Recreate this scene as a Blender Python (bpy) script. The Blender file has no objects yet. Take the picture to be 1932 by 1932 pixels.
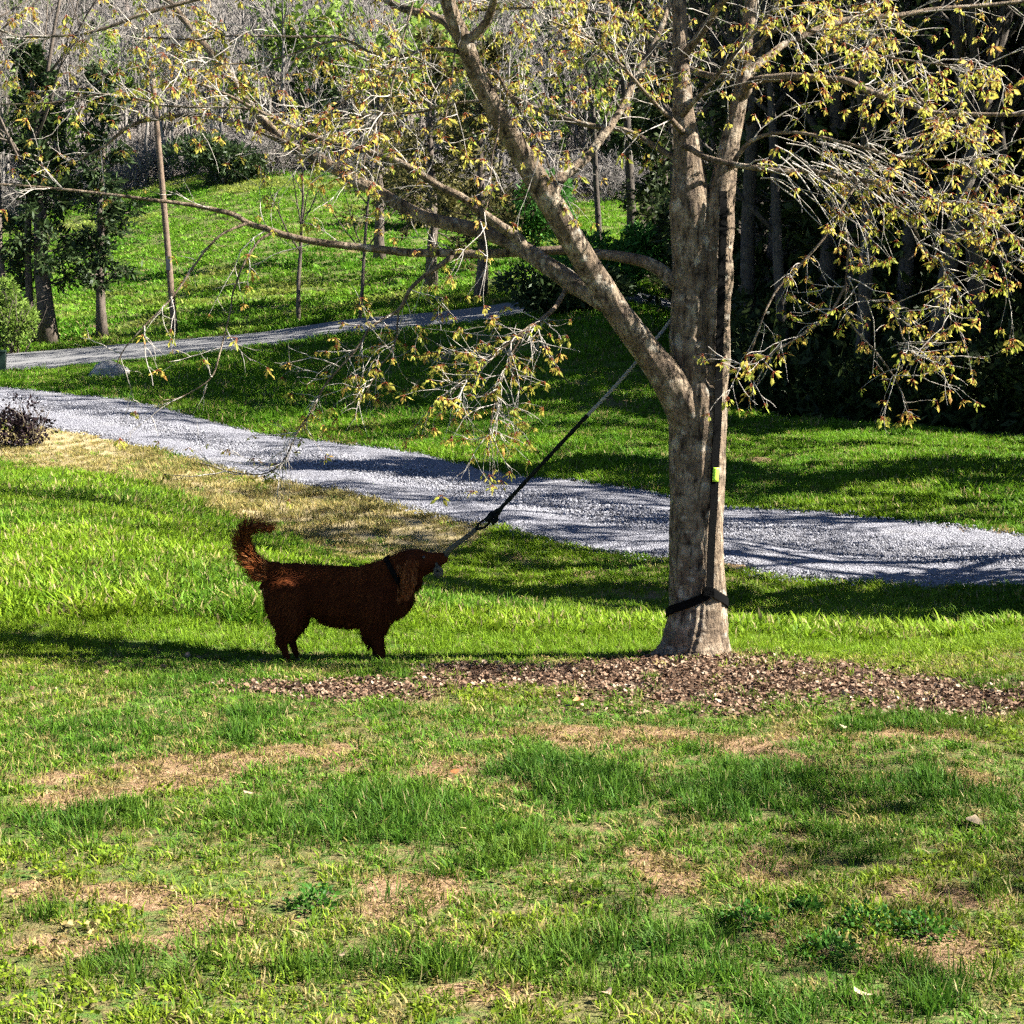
import bpy, math
import numpy as np
from mathutils import Vector, Matrix

sc = bpy.context.scene
R = math.radians

# ------------------------------------------------------------------ camera
F, W0, CAMZ = 2800.0, 1932.0, 1.53          # focal length / frame width in photo units, eye height
PITCH = math.atan(266.0 / F)
cam_d = bpy.data.cameras.new('camera'); cam = bpy.data.objects.new('camera', cam_d)
sc.collection.objects.link(cam); sc.camera = cam
cam.location = (0, 0, CAMZ); cam.rotation_euler = (R(90) - PITCH, 0, 0)
cam_d.sensor_width = 36; cam_d.lens = 36 * F / W0
cam_d.clip_start = 0.1; cam_d.clip_end = 2000

# ------------------------------------------------------------------ sky, sun, exposure
SUN_EL, SUN_BACK = R(37), R(-6)
to_sun = Vector((math.cos(SUN_EL) * math.cos(SUN_BACK), math.cos(SUN_EL) * math.sin(SUN_BACK), math.sin(SUN_EL)))
world = bpy.data.worlds.new('World'); sc.world = world; world.use_nodes = True
wn = world.node_tree
bg = wn.nodes['Background']; sky = wn.nodes.new('ShaderNodeTexSky')
sky.sky_type = 'NISHITA'; sky.sun_disc = False
sky.sun_elevation = SUN_EL; sky.sun_rotation = math.atan2(to_sun.x, to_sun.y)
sky.air_density = 0.36; sky.dust_density = 0.1; sky.ozone_density = 2.0
wn.links.new(sky.outputs[0], bg.inputs[0]); bg.inputs[1].default_value = 0.05
sun_d = bpy.data.lights.new('sun', 'SUN'); sun_d.energy = 5.0; sun_d.angle = R(0.53); sun_d.color = (1, 0.95, 0.86)
sun = bpy.data.objects.new('sun', sun_d); sc.collection.objects.link(sun)
sun.rotation_euler = (-to_sun).to_track_quat('-Z', 'Y').to_euler(); sun.location = (30, 5, 30)
sc.view_settings.view_transform = 'Standard'; sc.view_settings.look = 'None'
sc.view_settings.exposure = 2.35; sc.view_settings.gamma = 1.0; sc.view_settings.use_curve_mapping = False
sc.render.engine = 'CYCLES'
cy = sc.cycles
cy.max_bounces = 4; cy.diffuse_bounces = 1; cy.glossy_bounces = 2; cy.transmission_bounces = 3
cy.transparent_max_bounces = 4; cy.use_denoising = False; cy.sample_clamp_indirect = 4
cy.caustics_reflective = False; cy.caustics_refractive = False; cy.use_light_tree = False; cy.use_adaptive_sampling = True; cy.adaptive_threshold = 0.03

# ------------------------------------------------------------------ helpers
def nrm(v): 
    v = np.asarray(v, float); return v / (np.linalg.norm(v, axis=-1, keepdims=True) + 1e-12)
cP, sP = math.cos(PITCH), math.sin(PITCH)
def P(x, y, Y):
    """the point seen at photo position (x, y) at distance Y along the ground axis"""
    a = (x - 966.0) / F; b = (966.0 - y) / F
    d = np.array([a, cP + b * sP, -sP + b * cP])
    return np.array([0, 0, CAMZ]) + d * (Y / d[1])
def pxm(Y): return Y / F

def vnoise(x, y, seed=0):
    x = np.asarray(x, float); y = np.asarray(y, float)
    xi = np.floor(x).astype(np.int64); yi = np.floor(y).astype(np.int64)
    fx = x - xi; fy = y - yi; fx = fx * fx * (3 - 2 * fx); fy = fy * fy * (3 - 2 * fy)
    def h(a, b):
        n = (a * 374761393 + b * 668265263 + seed * 974711) & 0x7fffffff
        n = ((n ^ (n >> 13)) * 1274126177) & 0x7fffffff
        return ((n ^ (n >> 16)) & 0xffff) / 65535.0
    return (h(xi, yi) * (1 - fx) + h(xi + 1, yi) * fx) * (1 - fy) + (h(xi, yi + 1) * (1 - fx) + h(xi + 1, yi + 1) * fx) * fy
def fbm(x, y, s, seed=0, o=4):
    t = 0; a = .5; n = 0
    for i in range(o):
        t = t + a * vnoise(np.asarray(x) * s, np.asarray(y) * s, seed + i * 17); n += a; a *= .55; s *= 2.1
    return t / n
def sstep(a, b, x):
    t = np.clip((x - a) / (b - a), 0, 1); return t * t * (3 - 2 * t)

def link(o, parent=None):
    sc.collection.objects.link(o)
    if parent is not None: o.parent = parent
    return o
def mk_mesh(name, V, faces, mat=None, smooth=True, attrs=None):
    """V (n,3); faces: list of (m,k) index arrays; attrs: {name: per-vertex float array or (n,3) colour}"""
    me = bpy.data.meshes.new(name)
    V = np.asarray(V, np.float32)
    me.vertices.add(len(V)); me.vertices.foreach_set('co', V.ravel())
    faces = [np.asarray(f, np.int32) for f in faces if len(f)]
    nl = sum(f.size for f in faces); npoly = sum(len(f) for f in faces)
    if npoly:
        me.loops.add(nl); me.polygons.add(npoly)
        me.loops.foreach_set('vertex_index', np.concatenate([f.ravel() for f in faces]))
        tot = np.concatenate([np.full(len(f), f.shape[1], np.int32) for f in faces])
        me.polygons.foreach_set('loop_start', np.concatenate([[0], np.cumsum(tot)[:-1]]).astype(np.int32))
        me.polygons.foreach_set('use_smooth', np.full(npoly, smooth, bool))
    for k, a in (attrs or {}).items():
        a = np.asarray(a, np.float32)
        if a.ndim == 1:
            at = me.attributes.new(k, 'FLOAT', 'POINT'); at.data.foreach_set('value', a)
        else:
            at = me.attributes.new(k, 'FLOAT_COLOR', 'POINT')
            at.data.foreach_set('color', np.concatenate([a, np.ones((len(a), 1), np.float32)], 1).ravel())
    me.update(calc_edges=True); me.validate()
    if mat: me.materials.append(mat)
    return me
def mobj(name, V, faces, mat, parent=None, smooth=True, attrs=None):
    return link(bpy.data.objects.new(name, mk_mesh(name, V, faces, mat, smooth, attrs)), parent)
def empty(name, loc=(0, 0, 0)):
    o = bpy.data.objects.new(name, None); o.location = loc; o.empty_display_size = .1
    return link(o)
def tag(o, label=None, cat=None, group=None, kind=None):
    if label: o['label'] = label
    if cat: o['category'] = cat
    if group: o['group'] = group
    if kind: o['kind'] = kind
    return o

class Acc:
    """collects geometry for one mesh"""
    def __init__(s): s.V = []; s.F = {}; s.n = 0; s.A = {}
    def add(s, V, Fs, **attrs):
        V = np.asarray(V, float)
        for f in Fs:
            f = np.asarray(f, np.int64)
            if len(f): s.F.setdefault(f.shape[1], []).append(f + s.n)
        for k, a in attrs.items(): s.A.setdefault(k, []).append(np.broadcast_to(np.asarray(a, float), (len(V),) if np.ndim(a) < 2 else np.shape(a)))
        s.V.append(V); s.n += len(V); return s
    def get(s): return (np.concatenate(s.V), [np.concatenate(f) for f in s.F.values()], {k: np.concatenate(a) for k, a in s.A.items()})
    def obj(s, name, mat, parent=None, smooth=True, origin=None):
        V, Fs, A = s.get()
        if origin is not None: V = V - np.asarray(origin)
        o = mobj(name, V, Fs, mat, parent, smooth, A)
        if origin is not None: o.location = origin
        return o
    def mesh(s, name, mat, smooth=True):
        V, Fs, A = s.get(); return mk_mesh(name, V, Fs, mat, smooth, A)

def tube(pts, rad, k=6, cap=True, wob=None, rng=None):
    pts = np.asarray(pts, float); n = len(pts); rad = np.broadcast_to(rad, (n,))
    T = np.gradient(pts, axis=0); T = nrm(T)
    ref = np.array([0, 0, 1.0]) if abs(T[0][2]) < .9 else np.array([1.0, 0, 0])
    u = nrm(np.cross(T[0], ref)); U = np.empty_like(pts)
    for i in range(n):
        u = u - T[i] * np.dot(u, T[i]); u = u / (np.linalg.norm(u) + 1e-12); U[i] = u
    Wv = np.cross(T, U)
    a = np.arange(k) * 2 * math.pi / k
    rr = rad[:, None] * np.ones((1, k))
    if wob is not None: rr = rr * wob(np.linspace(0, 1, n)[:, None], a[None, :])
    V = pts[:, None, :] + rr[..., None] * (U[:, None, :] * np.cos(a)[None, :, None] + Wv[:, None, :] * np.sin(a)[None, :, None])
    V = V.reshape(-1, 3)
    i, j = np.meshgrid(np.arange(n - 1), np.arange(k), indexing='ij'); j2 = (j + 1) % k
    Q = np.stack([i * k + j, i * k + j2, (i + 1) * k + j2, (i + 1) * k + j], -1).reshape(-1, 4)
    Fs = [Q]
    if cap and k > 2:
        V = np.concatenate([V, pts[:1] - T[:1] * rad[0] * .3, pts[-1:] + T[-1:] * rad[-1] * .5]); jj = np.arange(k)
        Fs.append(np.concatenate([np.stack([np.full(k, n * k), (jj + 1) % k, jj], -1),
                                  np.stack([np.full(k, n * k + 1), (n - 1) * k + jj, (n - 1) * k + (jj + 1) % k], -1)]))
    return V, Fs
def smooth_path(pts, m):
    """Catmull-Rom through rows of pts (any columns), m samples per span"""
    p = np.asarray(pts, float); p = np.concatenate([[2 * p[0] - p[1]], p, [2 * p[-1] - p[-2]]])
    out = []
    for i in range(1, len(p) - 2):
        for t in np.arange(m) / m:
            out.append(.5 * (2 * p[i] + (p[i + 1] - p[i - 1]) * t + (2 * p[i - 1] - 5 * p[i] + 4 * p[i + 1] - p[i + 2]) * t * t + (3 * p[i] - p[i - 1] - 3 * p[i + 1] + p[i + 2]) * t ** 3))
    out.append(p[-2]); return np.array(out)
def box(cx, cy, cz, sx, sy, sz, taper=1.0):
    x, y, z = sx / 2, sy / 2, sz / 2
    V = [(-x, -y, -z), (x, -y, -z), (x, y, -z), (-x, y, -z), (-x * taper, -y * taper, z), (x * taper, -y * taper, z), (x * taper, y * taper, z), (-x * taper, y * taper, z)]
    return np.array(V) + (cx, cy, cz), [[(0, 3, 2, 1), (4, 5, 6, 7), (0, 1, 5, 4), (1, 2, 6, 5), (2, 3, 7, 6), (3, 0, 4, 7)]]
def rotz(V, a):
    c, s = math.cos(a), math.sin(a); return np.asarray(V) @ np.array([[c, s, 0], [-s, c, 0], [0, 0, 1]])
def rand_dirs(rng, n): return nrm(rng.normal(size=(n, 3)))
def cards(rng, C, D, L, Wd, fold=.25):
    """leaf blades: base C, direction D, length L, width Wd: four triangles folded along the midrib"""
    n = len(C); D = nrm(D); S = nrm(np.cross(D, rand_dirs(rng, n))); N = np.cross(S, D)
    L = np.broadcast_to(L, (n,))[:, None]; Wd = np.broadcast_to(Wd, (n,))[:, None]
    m = C + D * L * .5 - N * Wd * fold
    V = np.stack([C, C + D * L * .45 + S * Wd * .5, C + D * L, C + D * L * .45 - S * Wd * .5, m], 1).reshape(-1, 3)
    b = np.arange(n)[:, None] * 5
    Fc = np.concatenate([b + [[0, 1, 4]], b + [[1, 2, 4]], b + [[2, 3, 4]], b + [[3, 0, 4]]])
    return V, [Fc]
def cards2(rng, C, D, L, Wd, nor=None):
    """cheap two-triangle blades"""
    n = len(C); D = nrm(D); S = nrm(np.cross(D, rand_dirs(rng, n) if nor is None else nor))
    L = np.broadcast_to(L, (n,))[:, None]; Wd = np.broadcast_to(Wd, (n,))[:, None]
    V = np.stack([C, C + D * L * .5 + S * Wd * .5, C + D * L, C + D * L * .5 - S * Wd * .5], 1).reshape(-1, 3)
    return V, [np.arange(n)[:, None] * 4 + [[0, 1, 2, 3]]]

# ------------------------------------------------------------------ materials
def mat(name, rough=.8, spec=.3):
    m = bpy.data.materials.new(name); m.use_nodes = True
    b = m.node_tree.nodes['Principled BSDF']; b.inputs['Roughness'].default_value = rough
    b.inputs['Specular IOR Level'].default_value = spec
    return m, m.node_tree, b
def nd(nt, t, **kw):
    n = nt.nodes.new(t)
    for k, v in kw.items():
        if hasattr(n, k): setattr(n, k, v)
        else: n.inputs[k].default_value = v
    return n
def noise(nt, scale, detail=4, rough=.6, vec=None, dim=None):
    n = nd(nt, 'ShaderNodeTexNoise'); n.inputs['Scale'].default_value = scale; n.inputs['Detail'].default_value = detail; n.inputs['Roughness'].default_value = rough
    if vec is not None: nt.links.new(vec, n.inputs['Vector'])
    return n.outputs['Fac']
def ramp(nt, fac, stops):
    r = nd(nt, 'ShaderNodeValToRGB'); e = r.color_ramp.elements
    while len(e) < len(stops): e.new(.5)
    for el, (p, c) in zip(e, stops): el.position = p; el.color = (*c, 1)
    nt.links.new(fac, r.inputs[0]); return r.outputs[0]
def mixc(nt, fac, a, b, mode='MIX'):
    m = nd(nt, 'ShaderNodeMix'); m.data_type = 'RGBA'; m.blend_type = mode
    for s, v in ((m.inputs[0], fac), (m.inputs[6], a), (m.inputs[7], b)):
        if isinstance(v, bpy.types.NodeSocket): nt.links.new(v, s)
        elif isinstance(v, (tuple, list)): s.default_value = (*v, 1)
        else: s.default_value = v
    return m.outputs[2]
def math_(nt, op, a, b=0.0, c=None):
    m = nd(nt, 'ShaderNodeMath'); m.operation = op
    for s, v in zip(m.inputs, (a, b, c)):
        if v is None: continue
        if isinstance(v, bpy.types.NodeSocket): nt.links.new(v, s)
        else: s.default_value = v
    return m.outputs[0]
def attr(nt, name, typ='GEOMETRY'):
    a = nd(nt, 'ShaderNodeAttribute'); a.attribute_name = name; a.attribute_type = typ; return a
def bump(nt, b, h, strength=.5, dist=.02):
    n = nd(nt, 'ShaderNodeBump'); n.inputs['Strength'].default_value = strength; n.inputs['Distance'].default_value = dist
    nt.links.new(h, n.inputs['Height']); nt.links.new(n.outputs[0], b.inputs['Normal'])
def objco(nt, sx=1, sy=1, sz=1):
    t = nd(nt, 'ShaderNodeTexCoord'); m = nd(nt, 'ShaderNodeMapping'); m.inputs['Scale'].default_value = (sx, sy, sz)
    nt.links.new(t.outputs['Object'], m.inputs[0]); return m.outputs[0]
def translucent(nt, b, col, amt):
    t = nd(nt, 'ShaderNodeBsdfTranslucent'); mx = nd(nt, 'ShaderNodeMixShader'); mx.inputs[0].default_value = amt
    nt.links.new(col, t.inputs[0]); nt.links.new(b.outputs[0], mx.inputs[1]); nt.links.new(t.outputs[0], mx.inputs[2])
    nt.links.new(mx.outputs[0], nt.nodes['Material Output'].inputs[0])
M = {}
def flat(name, col, rough=.7, var=.25, scale=20, spec=.3):
    m, nt, b = mat(name, rough, spec); n = noise(nt, scale, 4, .6, objco(nt))
    lo = tuple(c * (1 - var) for c in col); hi = tuple(min(1, c * (1 + var)) for c in col)
    nt.links.new(ramp(nt, n, [(.3, lo), (.7, hi)]), b.inputs['Base Color']); bump(nt, b, n, .3, .01); M[name] = m; return m

def bark(name, stops, dark, sc1=9, band=True, bstr=.6, stretch=.25, patch=None):
    m, nt, b = mat(name, .85, .2)
    co = objco(nt, 1, 1, stretch); co2 = objco(nt)
    n1 = noise(nt, sc1, 6, .65, co2); n2 = noise(nt, sc1 * 5, 5, .7, co)
    c = ramp(nt, n1, stops)
    c = mixc(nt, ramp(nt, n2, [(.36, (1, 1, 1)), (.52, (0, 0, 0))]), c, dark)
    h = math_(nt, 'ADD', math_(nt, 'MULTIPLY', n1, .4), n2)
    if band:
        cb = objco(nt, .35, .35, 1); n3 = noise(nt, 24, 3, .6, cb)
        c = mixc(nt, math_(nt, 'MULTIPLY', sst(nt, n3, .56, .70), .75), c, dark)
        h = math_(nt, 'SUBTRACT', h, math_(nt, 'MULTIPLY', n3, .6))
    if patch:
        n4 = noise(nt, 14, 4, .6, co2); c = mixc(nt, math_(nt, 'MULTIPLY', sst(nt, n4, .55, .7), .6), c, patch)
    nt.links.new(c, b.inputs['Base Color']); bump(nt, b, h, bstr, .02); M[name] = m; return m
def sst(nt, v, a, b):
    m = nd(nt, 'ShaderNodeMapRange'); m.interpolation_type = 'SMOOTHSTEP'
    nt.links.new(v, m.inputs[0]); m.inputs[1].default_value = a; m.inputs[2].default_value = b; return m.outputs[0]
bark('bark', [(.25, (.07, .05, .034)), (.5, (.160, .116, .076)), (.75, (.36, .295, .215))], (.020, .013, .009), patch=(.42, .375, .30), bstr=1.0)
bark('twig_bark', [(.3, (.30, .265, .23)), (.7, (.52, .48, .42))], (.17, .14, .12), 16, False, .3)
bark('dark_bark', [(.3, (.07, .055, .042)), (.7, (.15, .12, .095))], (.03, .025, .02), 5, False)
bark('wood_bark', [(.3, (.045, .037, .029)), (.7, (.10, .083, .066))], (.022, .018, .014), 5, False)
bark('far_bark', [(.3, (.13, .116, .103)), (.7, (.235, .215, .198))], (.10, .088, .08), 2, False, .1)
bark('pole_wood', [(.3, (.11, .075, .05)), (.7, (.19, .14, .10))], (.06, .04, .03), 6, False)

def leafmat(name, stops, amt=.35, inst=False, rough=.5):
    m, nt, b = mat(name, rough, .12)
    a = attr(nt, 'tint', 'INSTANCER' if inst else 'GEOMETRY')
    c = ramp(nt, a.outputs['Fac'], stops)
    nt.links.new(c, b.inputs['Base Color']); translucent(nt, b, c, amt); M[name] = m; return m
leafmat('maple_leaf', [(0, (.26, .33, .045)), (.3, (.44, .43, .075)), (.6, (.58, .44, .10)), (.82, (.50, .24, .075)), (1, (.30, .07, .045))], .55)
leafmat('cedar_leaf', [(0, (.018, .032, .012)), (.6, (.035, .06, .02)), (1, (.07, .10, .03))], .15)
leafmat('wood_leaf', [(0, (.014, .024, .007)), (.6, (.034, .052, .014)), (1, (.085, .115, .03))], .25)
leafmat('green_bush_leaf', [(0, (.03, .09, .015)), (.6, (.06, .17, .03)), (1, (.12, .26, .05))], .3)
leafmat('lime_bush_leaf', [(0, (.10, .17, .03)), (1, (.24, .34, .06))], .35)
leafmat('olive_leaf', [(0, (.05, .05, .02)), (.5, (.12, .11, .035)), (1, (.22, .19, .06))], .25)
leafmat('purple_leaf', [(0, (.008, .006, .007)), (.7, (.022, .013, .016)), (1, (.05, .03, .032))], .15)
leafmat('dead_leaf', [(0, (.03, .019, .012)), (.35, (.115, .066, .040)), (.65, (.21, .134, .088)), (.9, (.34, .25, .175)), (1, (.44, .35, .25))], .1, True, .7)
leafmat('weed_leaf', [(0, (.022, .085, .012)), (1, (.075, .19, .022))], .3)

def grassmat(name):
    m, nt, b = mat(name, .6, .12)
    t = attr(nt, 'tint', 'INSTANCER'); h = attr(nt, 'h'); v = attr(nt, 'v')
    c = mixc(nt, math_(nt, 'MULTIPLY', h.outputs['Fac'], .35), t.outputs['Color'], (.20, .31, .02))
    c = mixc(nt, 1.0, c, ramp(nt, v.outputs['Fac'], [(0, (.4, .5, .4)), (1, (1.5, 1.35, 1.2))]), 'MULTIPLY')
    c = mixc(nt, math_(nt, 'GREATER_THAN', v.outputs['Fac'], .95), c, (.36, .29, .14))
    nt.links.new(c, b.inputs['Base Color']); translucent(nt, b, c, .35); M[name] = m
grassmat('grass')

def instmat(name, rough=.85):
    m, nt, b = mat(name, rough, .2); t = attr(nt, 'tint', 'INSTANCER')
    nt.links.new(t.outputs['Color'], b.inputs['Base Color']); M[name] = m
instmat('stone_chip')

def ground_mat():
    m, nt, b = mat('ground', .95, .1); co = objco(nt)
    n1 = noise(nt, 1.3, 6, .65, co); n2 = noise(nt, 14, 6, .75, co); n3 = noise(nt, 90, 4, .7, co)
    turf = mixc(nt, sst(nt, n3, .35, .65), (.085, .075, .030), (.20, .16, .075))
    turf = mixc(nt, sst(nt, n2, .42, .62), turf, (.06, .13, .02))
    turf = mixc(nt, sst(nt, n1, .5, .7), turf, (.085, .16, .025))
    soil = mixc(nt, sst(nt, n3, .3, .7), (.155, .092, .05), (.37, .25, .145))
    soil = mixc(nt, sst(nt, n2, .45, .65), soil, (.14, .085, .045))
    straw = mixc(nt, sst(nt, noise(nt, 30, 5, .7, objco(nt, 1, .4, 1)), .3, .7), (.20, .155, .075), (.40, .33, .185))
    lit = mixc(nt, sst(nt, n3, .3, .7), (.03, .02, .014), (.13, .082, .056))
    wood = mixc(nt, sst(nt, noise(nt, .35, 6, .7, co), .3, .7), (.15, .122, .105), (.27, .235, .21))
    def msk(a, amp, w=.12):
        v = math_(nt, 'ADD', attr(nt, a).outputs['Fac'], math_(nt, 'MULTIPLY', math_(nt, 'SUBTRACT', n2, .5), amp))
        return sst(nt, v, .5 - w, .5 + w)
    c = mixc(nt, msk('bare', .9), turf, soil); c = mixc(nt, msk('straw', .9, .3), c, straw)
    c = mixc(nt, msk('litter', .8), c, lit); c = mixc(nt, msk('wood', .3), c, wood)
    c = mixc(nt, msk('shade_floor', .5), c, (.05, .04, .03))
    nt.links.new(c, b.inputs['Base Color'])
    bump(nt, b, math_(nt, 'ADD', n2, math_(nt, 'MULTIPLY', n3, .5)), .8, .03); M['ground'] = m
ground_mat()
def gravel_mat():
    m, nt, b = mat('gravel', .9, .2); co = objco(nt)
    v = nd(nt, 'ShaderNodeTexVoronoi'); v.inputs['Scale'].default_value = 42; nt.links.new(co, v.inputs['Vector'])
    sep = nd(nt, 'ShaderNodeSeparateColor'); nt.links.new(v.outputs['Color'], sep.inputs[0])
    c = ramp(nt, sep.outputs[0], [(0, (.045, .045, .053)), (.3, (.15, .15, .17)), (.7, (.235, .235, .266)), (1, (.32, .32, .358))])
    n = noise(nt, .9, 5, .6, objco(nt)); c = mixc(nt, math_(nt, 'MULTIPLY', sst(nt, n, .5, .75), .35), c, (.30, .29, .28))
    nt.links.new(c, b.inputs['Base Color']); h = math_(nt, 'SUBTRACT', 1, v.outputs['Distance'])
    bump(nt, b, h, .9, .03); M['gravel'] = m
gravel_mat()
def asphalt_mat():
    m, nt, b = mat('asphalt', .85, .25); co = objco(nt)
    n = noise(nt, 60, 4, .7, co); n2 = noise(nt, .5, 5, .6, co)
    c = ramp(nt, n, [(.3, (.11, .11, .115)), (.7, (.20, .198, .197))]); c = mixc(nt, math_(nt, 'MULTIPLY', sst(nt, n2, .45, .7), .5), c, (.21, .205, .20))
    nt.links.new(c, b.inputs['Base Color']); bump(nt, b, n, .4, .01); M['asphalt'] = m
asphalt_mat()
flat('black_webbing', (.0035, .0035, .0035), .9, .3, 150, .05); flat('cord_dark', (.006, .008, .006), .8, .5, 90, .1)
flat('green_tag', (.42, .75, .05), .5, .05); flat('rope_pale', (.24, .24, .22), .85, .5, 120); flat('rope_toy', (.075, .07, .05), .85, .6, 80)
flat('steel', (.06, .06, .06), .35, .2, spec=.6)
flat('bin_plastic', (.012, .03, .02), .5, .2, 10); flat('rubber', (.015, .015, .015), .8)
flat('pale_rock', (.24, .23, .21), .9, .35, 6); flat('nose_black', (.008, .007, .007), .35, .2); flat('eye_brown', (.02, .01, .006), .08, .2, spec=.7)

# ------------------------------------------------------------------ terrain
_n = [(2400, 11.9, None), (1932, 13.5, 1112), (1368, 15.1, 1067), (966, 17.4, 1002), (660, 20.6, 932), (485, 23, 901), (325, 26, 857), (171, 28.5, 820), (0, 30, 790), (-400, 33, None)]
_f = [(2400, 15.4, None), (1932, 17.6, 1012), (1368, 20.5, 960), (966, 23.8, 900), (660, 27.5, 840), (485, 30, 816), (376, 31.5, 789), (253, 33.5, 758), (120, 35.5, 744), (0, 37, 732), (-400, 41.5, None)]
_rn = [(-400, 46), (0, 46), (250, 46.5), (400, 47), (600, 47.5), (720, 48), (950, 48.5), (1300, 49), (1700, 50)]
_rf = [(-400, 54), (0, 54), (300, 53), (480, 52.5), (680, 52), (950, 52), (1300, 52.6), (1700, 54)]
def crv(L):
    L = sorted((x, y) for x, y, *_ in L); xs = np.array([(x - 966) / F for x, _ in L]); ys = np.array([y for _, y in L], float)
    return lambda u: np.interp(u, xs, ys)
Yn, Yf, Yrn, Yrf = crv(_n), crv(_f), crv(_rn), crv(_rf)
def zrow(y, Y): return P(966, y, Y)[2]
CT = []
def ct(x, Y, y=None, z=None): CT.append(((x - 966) / F, Y, zrow(y, Y) if z is None else z))
for x, Y, y in _n + _f:
    if y: ct(x, Y, y)
for x, Y, y in [(0, 46, 703), (250, 46.5, 680), (400, 47, 665), (600, 47.5, 640), (720, 48, 625), (950, 48.5, 600), (0, 54, 665), (300, 53, 643), (480, 52.5, 628), (680, 52, 600), (950, 52, 572),
                (966, 29, 800), (966, 37, 700), (966, 43, 640), (660, 34, 760), (660, 40, 700), (325, 38, 728), (325, 42, 700), (0, 41, 718),
                (1230, 27, 830), (1230, 36, 710), (1230, 44, 620), (1230, 52, 560), (1368, 34, 775), (1640, 31, 808), (1932, 30, 828), (1640, 25, 870), (1932, 23, 900), (1368, 27, 850),
                (480, 65, 560), (480, 85, 450), (480, 110, 335), (660, 65, 550), (660, 85, 440), (660, 110, 335), (900, 65, 510), (900, 85, 440), (900, 105, 390),
                (0, 65, 600), (0, 85, 520), (0, 110, 445), (200, 65, 590), (200, 85, 500), (200, 110, 400), (1230, 65, 500), (1230, 90, 430),
                (1400, 50, 650), (1932, 50, 680), (1400, 75, 480), (1932, 75, 480), (1400, 110, 320), (1932, 110, 300)]: ct(x, Y, y)
for x in (-200, 0, 480, 966, 1400, 1932, 2150): ct(x, 220, 130); ct(x, 330, -140); ct(x, 430, -260)
for x in (-250, 0, 480, 966, 1400, 1932, 2180):
    for Y in (2, 4, 6, 8): ct(x, Y, z=0)
for x, L in {1932: [(9.5, -.14), (11.5, -.6)], 1368: [(11, -.36), (13.3, -.72)], 966: [(11, -.22), (14.5, -.64)], 660: [(12, -.15), (16.5, -.52)], 480: [(13, -.1), (18.5, -.4)],
             325: [(15, -.05), (21, -.2)], 171: [(17, 0), (24, -.07)], 0: [(12, .02), (18, .05), (26, .02)]}.items():
    for Y, z in L: ct(x, Y, z=z)
CT = np.array(CT); _A = np.stack([CT[:, 0] * 3.2, np.log(CT[:, 1])], 1)
def _k(r2): return .5 * r2 * np.log(r2 + 1e-9)
def _d2(a, b): return ((a[:, None, :] - b[None]) ** 2).sum(-1)
_m = len(CT); _K = np.zeros((_m + 3, _m + 3)); _K[:_m, :_m] = _k(_d2(_A, _A)) + np.eye(_m) * 2e-4
_K[:_m, _m] = 1; _K[:_m, _m + 1:] = _A; _K[_m, :_m] = 1; _K[_m + 1:, :_m] = _A.T
# heights are fitted as an angle seen from eye height, so near ground keeps centimetre accuracy
_w = np.linalg.solve(_K, np.concatenate([(CT[:, 2]) / CT[:, 1], np.zeros(3)]))
TREE = (1.0, 8.1)
def H(X, Y):
    X = np.atleast_1d(np.asarray(X, float)); Y = np.atleast_1d(np.asarray(Y, float)); X, Y = np.broadcast_arrays(X, Y)
    sh = X.shape; X = X.ravel(); Y = Y.ravel()
    Yc = np.clip(Y, 2.2, 430); u = np.clip(X / np.maximum(Yc, 5.0), -.44, .44)
    out = np.empty(len(X))
    for i in range(0, len(X), 20000):
        q = np.stack([u[i:i + 20000] * 3.2, np.log(Yc[i:i + 20000])], 1)
        out[i:i + 20000] = (_k(_d2(q, _A)) @ _w[:_m] + _w[_m] + q @ _w[_m + 1:]) * Yc[i:i + 20000]
    r2 = ((X - TREE[0] - .1) / 1.3) ** 2 + ((Y - TREE[1] + .15) / .6) ** 2
    out += .035 * np.exp(-r2) - .065 * np.exp(-((X - .1) / 3.2) ** 2 - ((Y - 8.45) / .95) ** 2) - .055 * np.exp(-((X + 1.1) / 1.3) ** 2 - ((Y - 8.5) / .9) ** 2) + (fbm(X, Y, .9, 5, 3) - .5) * .05 * sstep(1, 4, Y) * np.clip(Y / 10, .5, 3) * (1 - inband(X, Y))
    return out.reshape(sh)
def uu(X, Y): return X / np.maximum(Y, 3)
def inband(X, Y, pad=1.0):
    u = uu(X, Y); a = sstep(Yn(u) - 3 * pad, Yn(u) - .3, Y) * (1 - sstep(Yf(u) + .3, Yf(u) + 3 * pad, Y))
    b = sstep(Yrn(u) - 2, Yrn(u), Y) * (1 - sstep(Yrf(u), Yrf(u) + 2, Y)); return np.maximum(a, b)
def H1(x, y): return float(H(x, y)[0])
def G(x, y, lo=3, hi=200):
    """ground point seen at photo position"""
    Ys = np.geomspace(lo, hi, 400); pts = np.array([P(x, y, t) for t in Ys]); d = pts[:, 2] - H(pts[:, 0], pts[:, 1])
    i = int(np.argmax(d < 0)) if (d < 0).any() else len(d) - 1
    t = Ys[i - 1] + (Ys[i] - Ys[i - 1]) * d[i - 1] / (d[i - 1] - d[i] + 1e-9) if i else Ys[0]
    p = P(x, y, t); return np.array([p[0], p[1], H1(p[0], p[1])])

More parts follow.
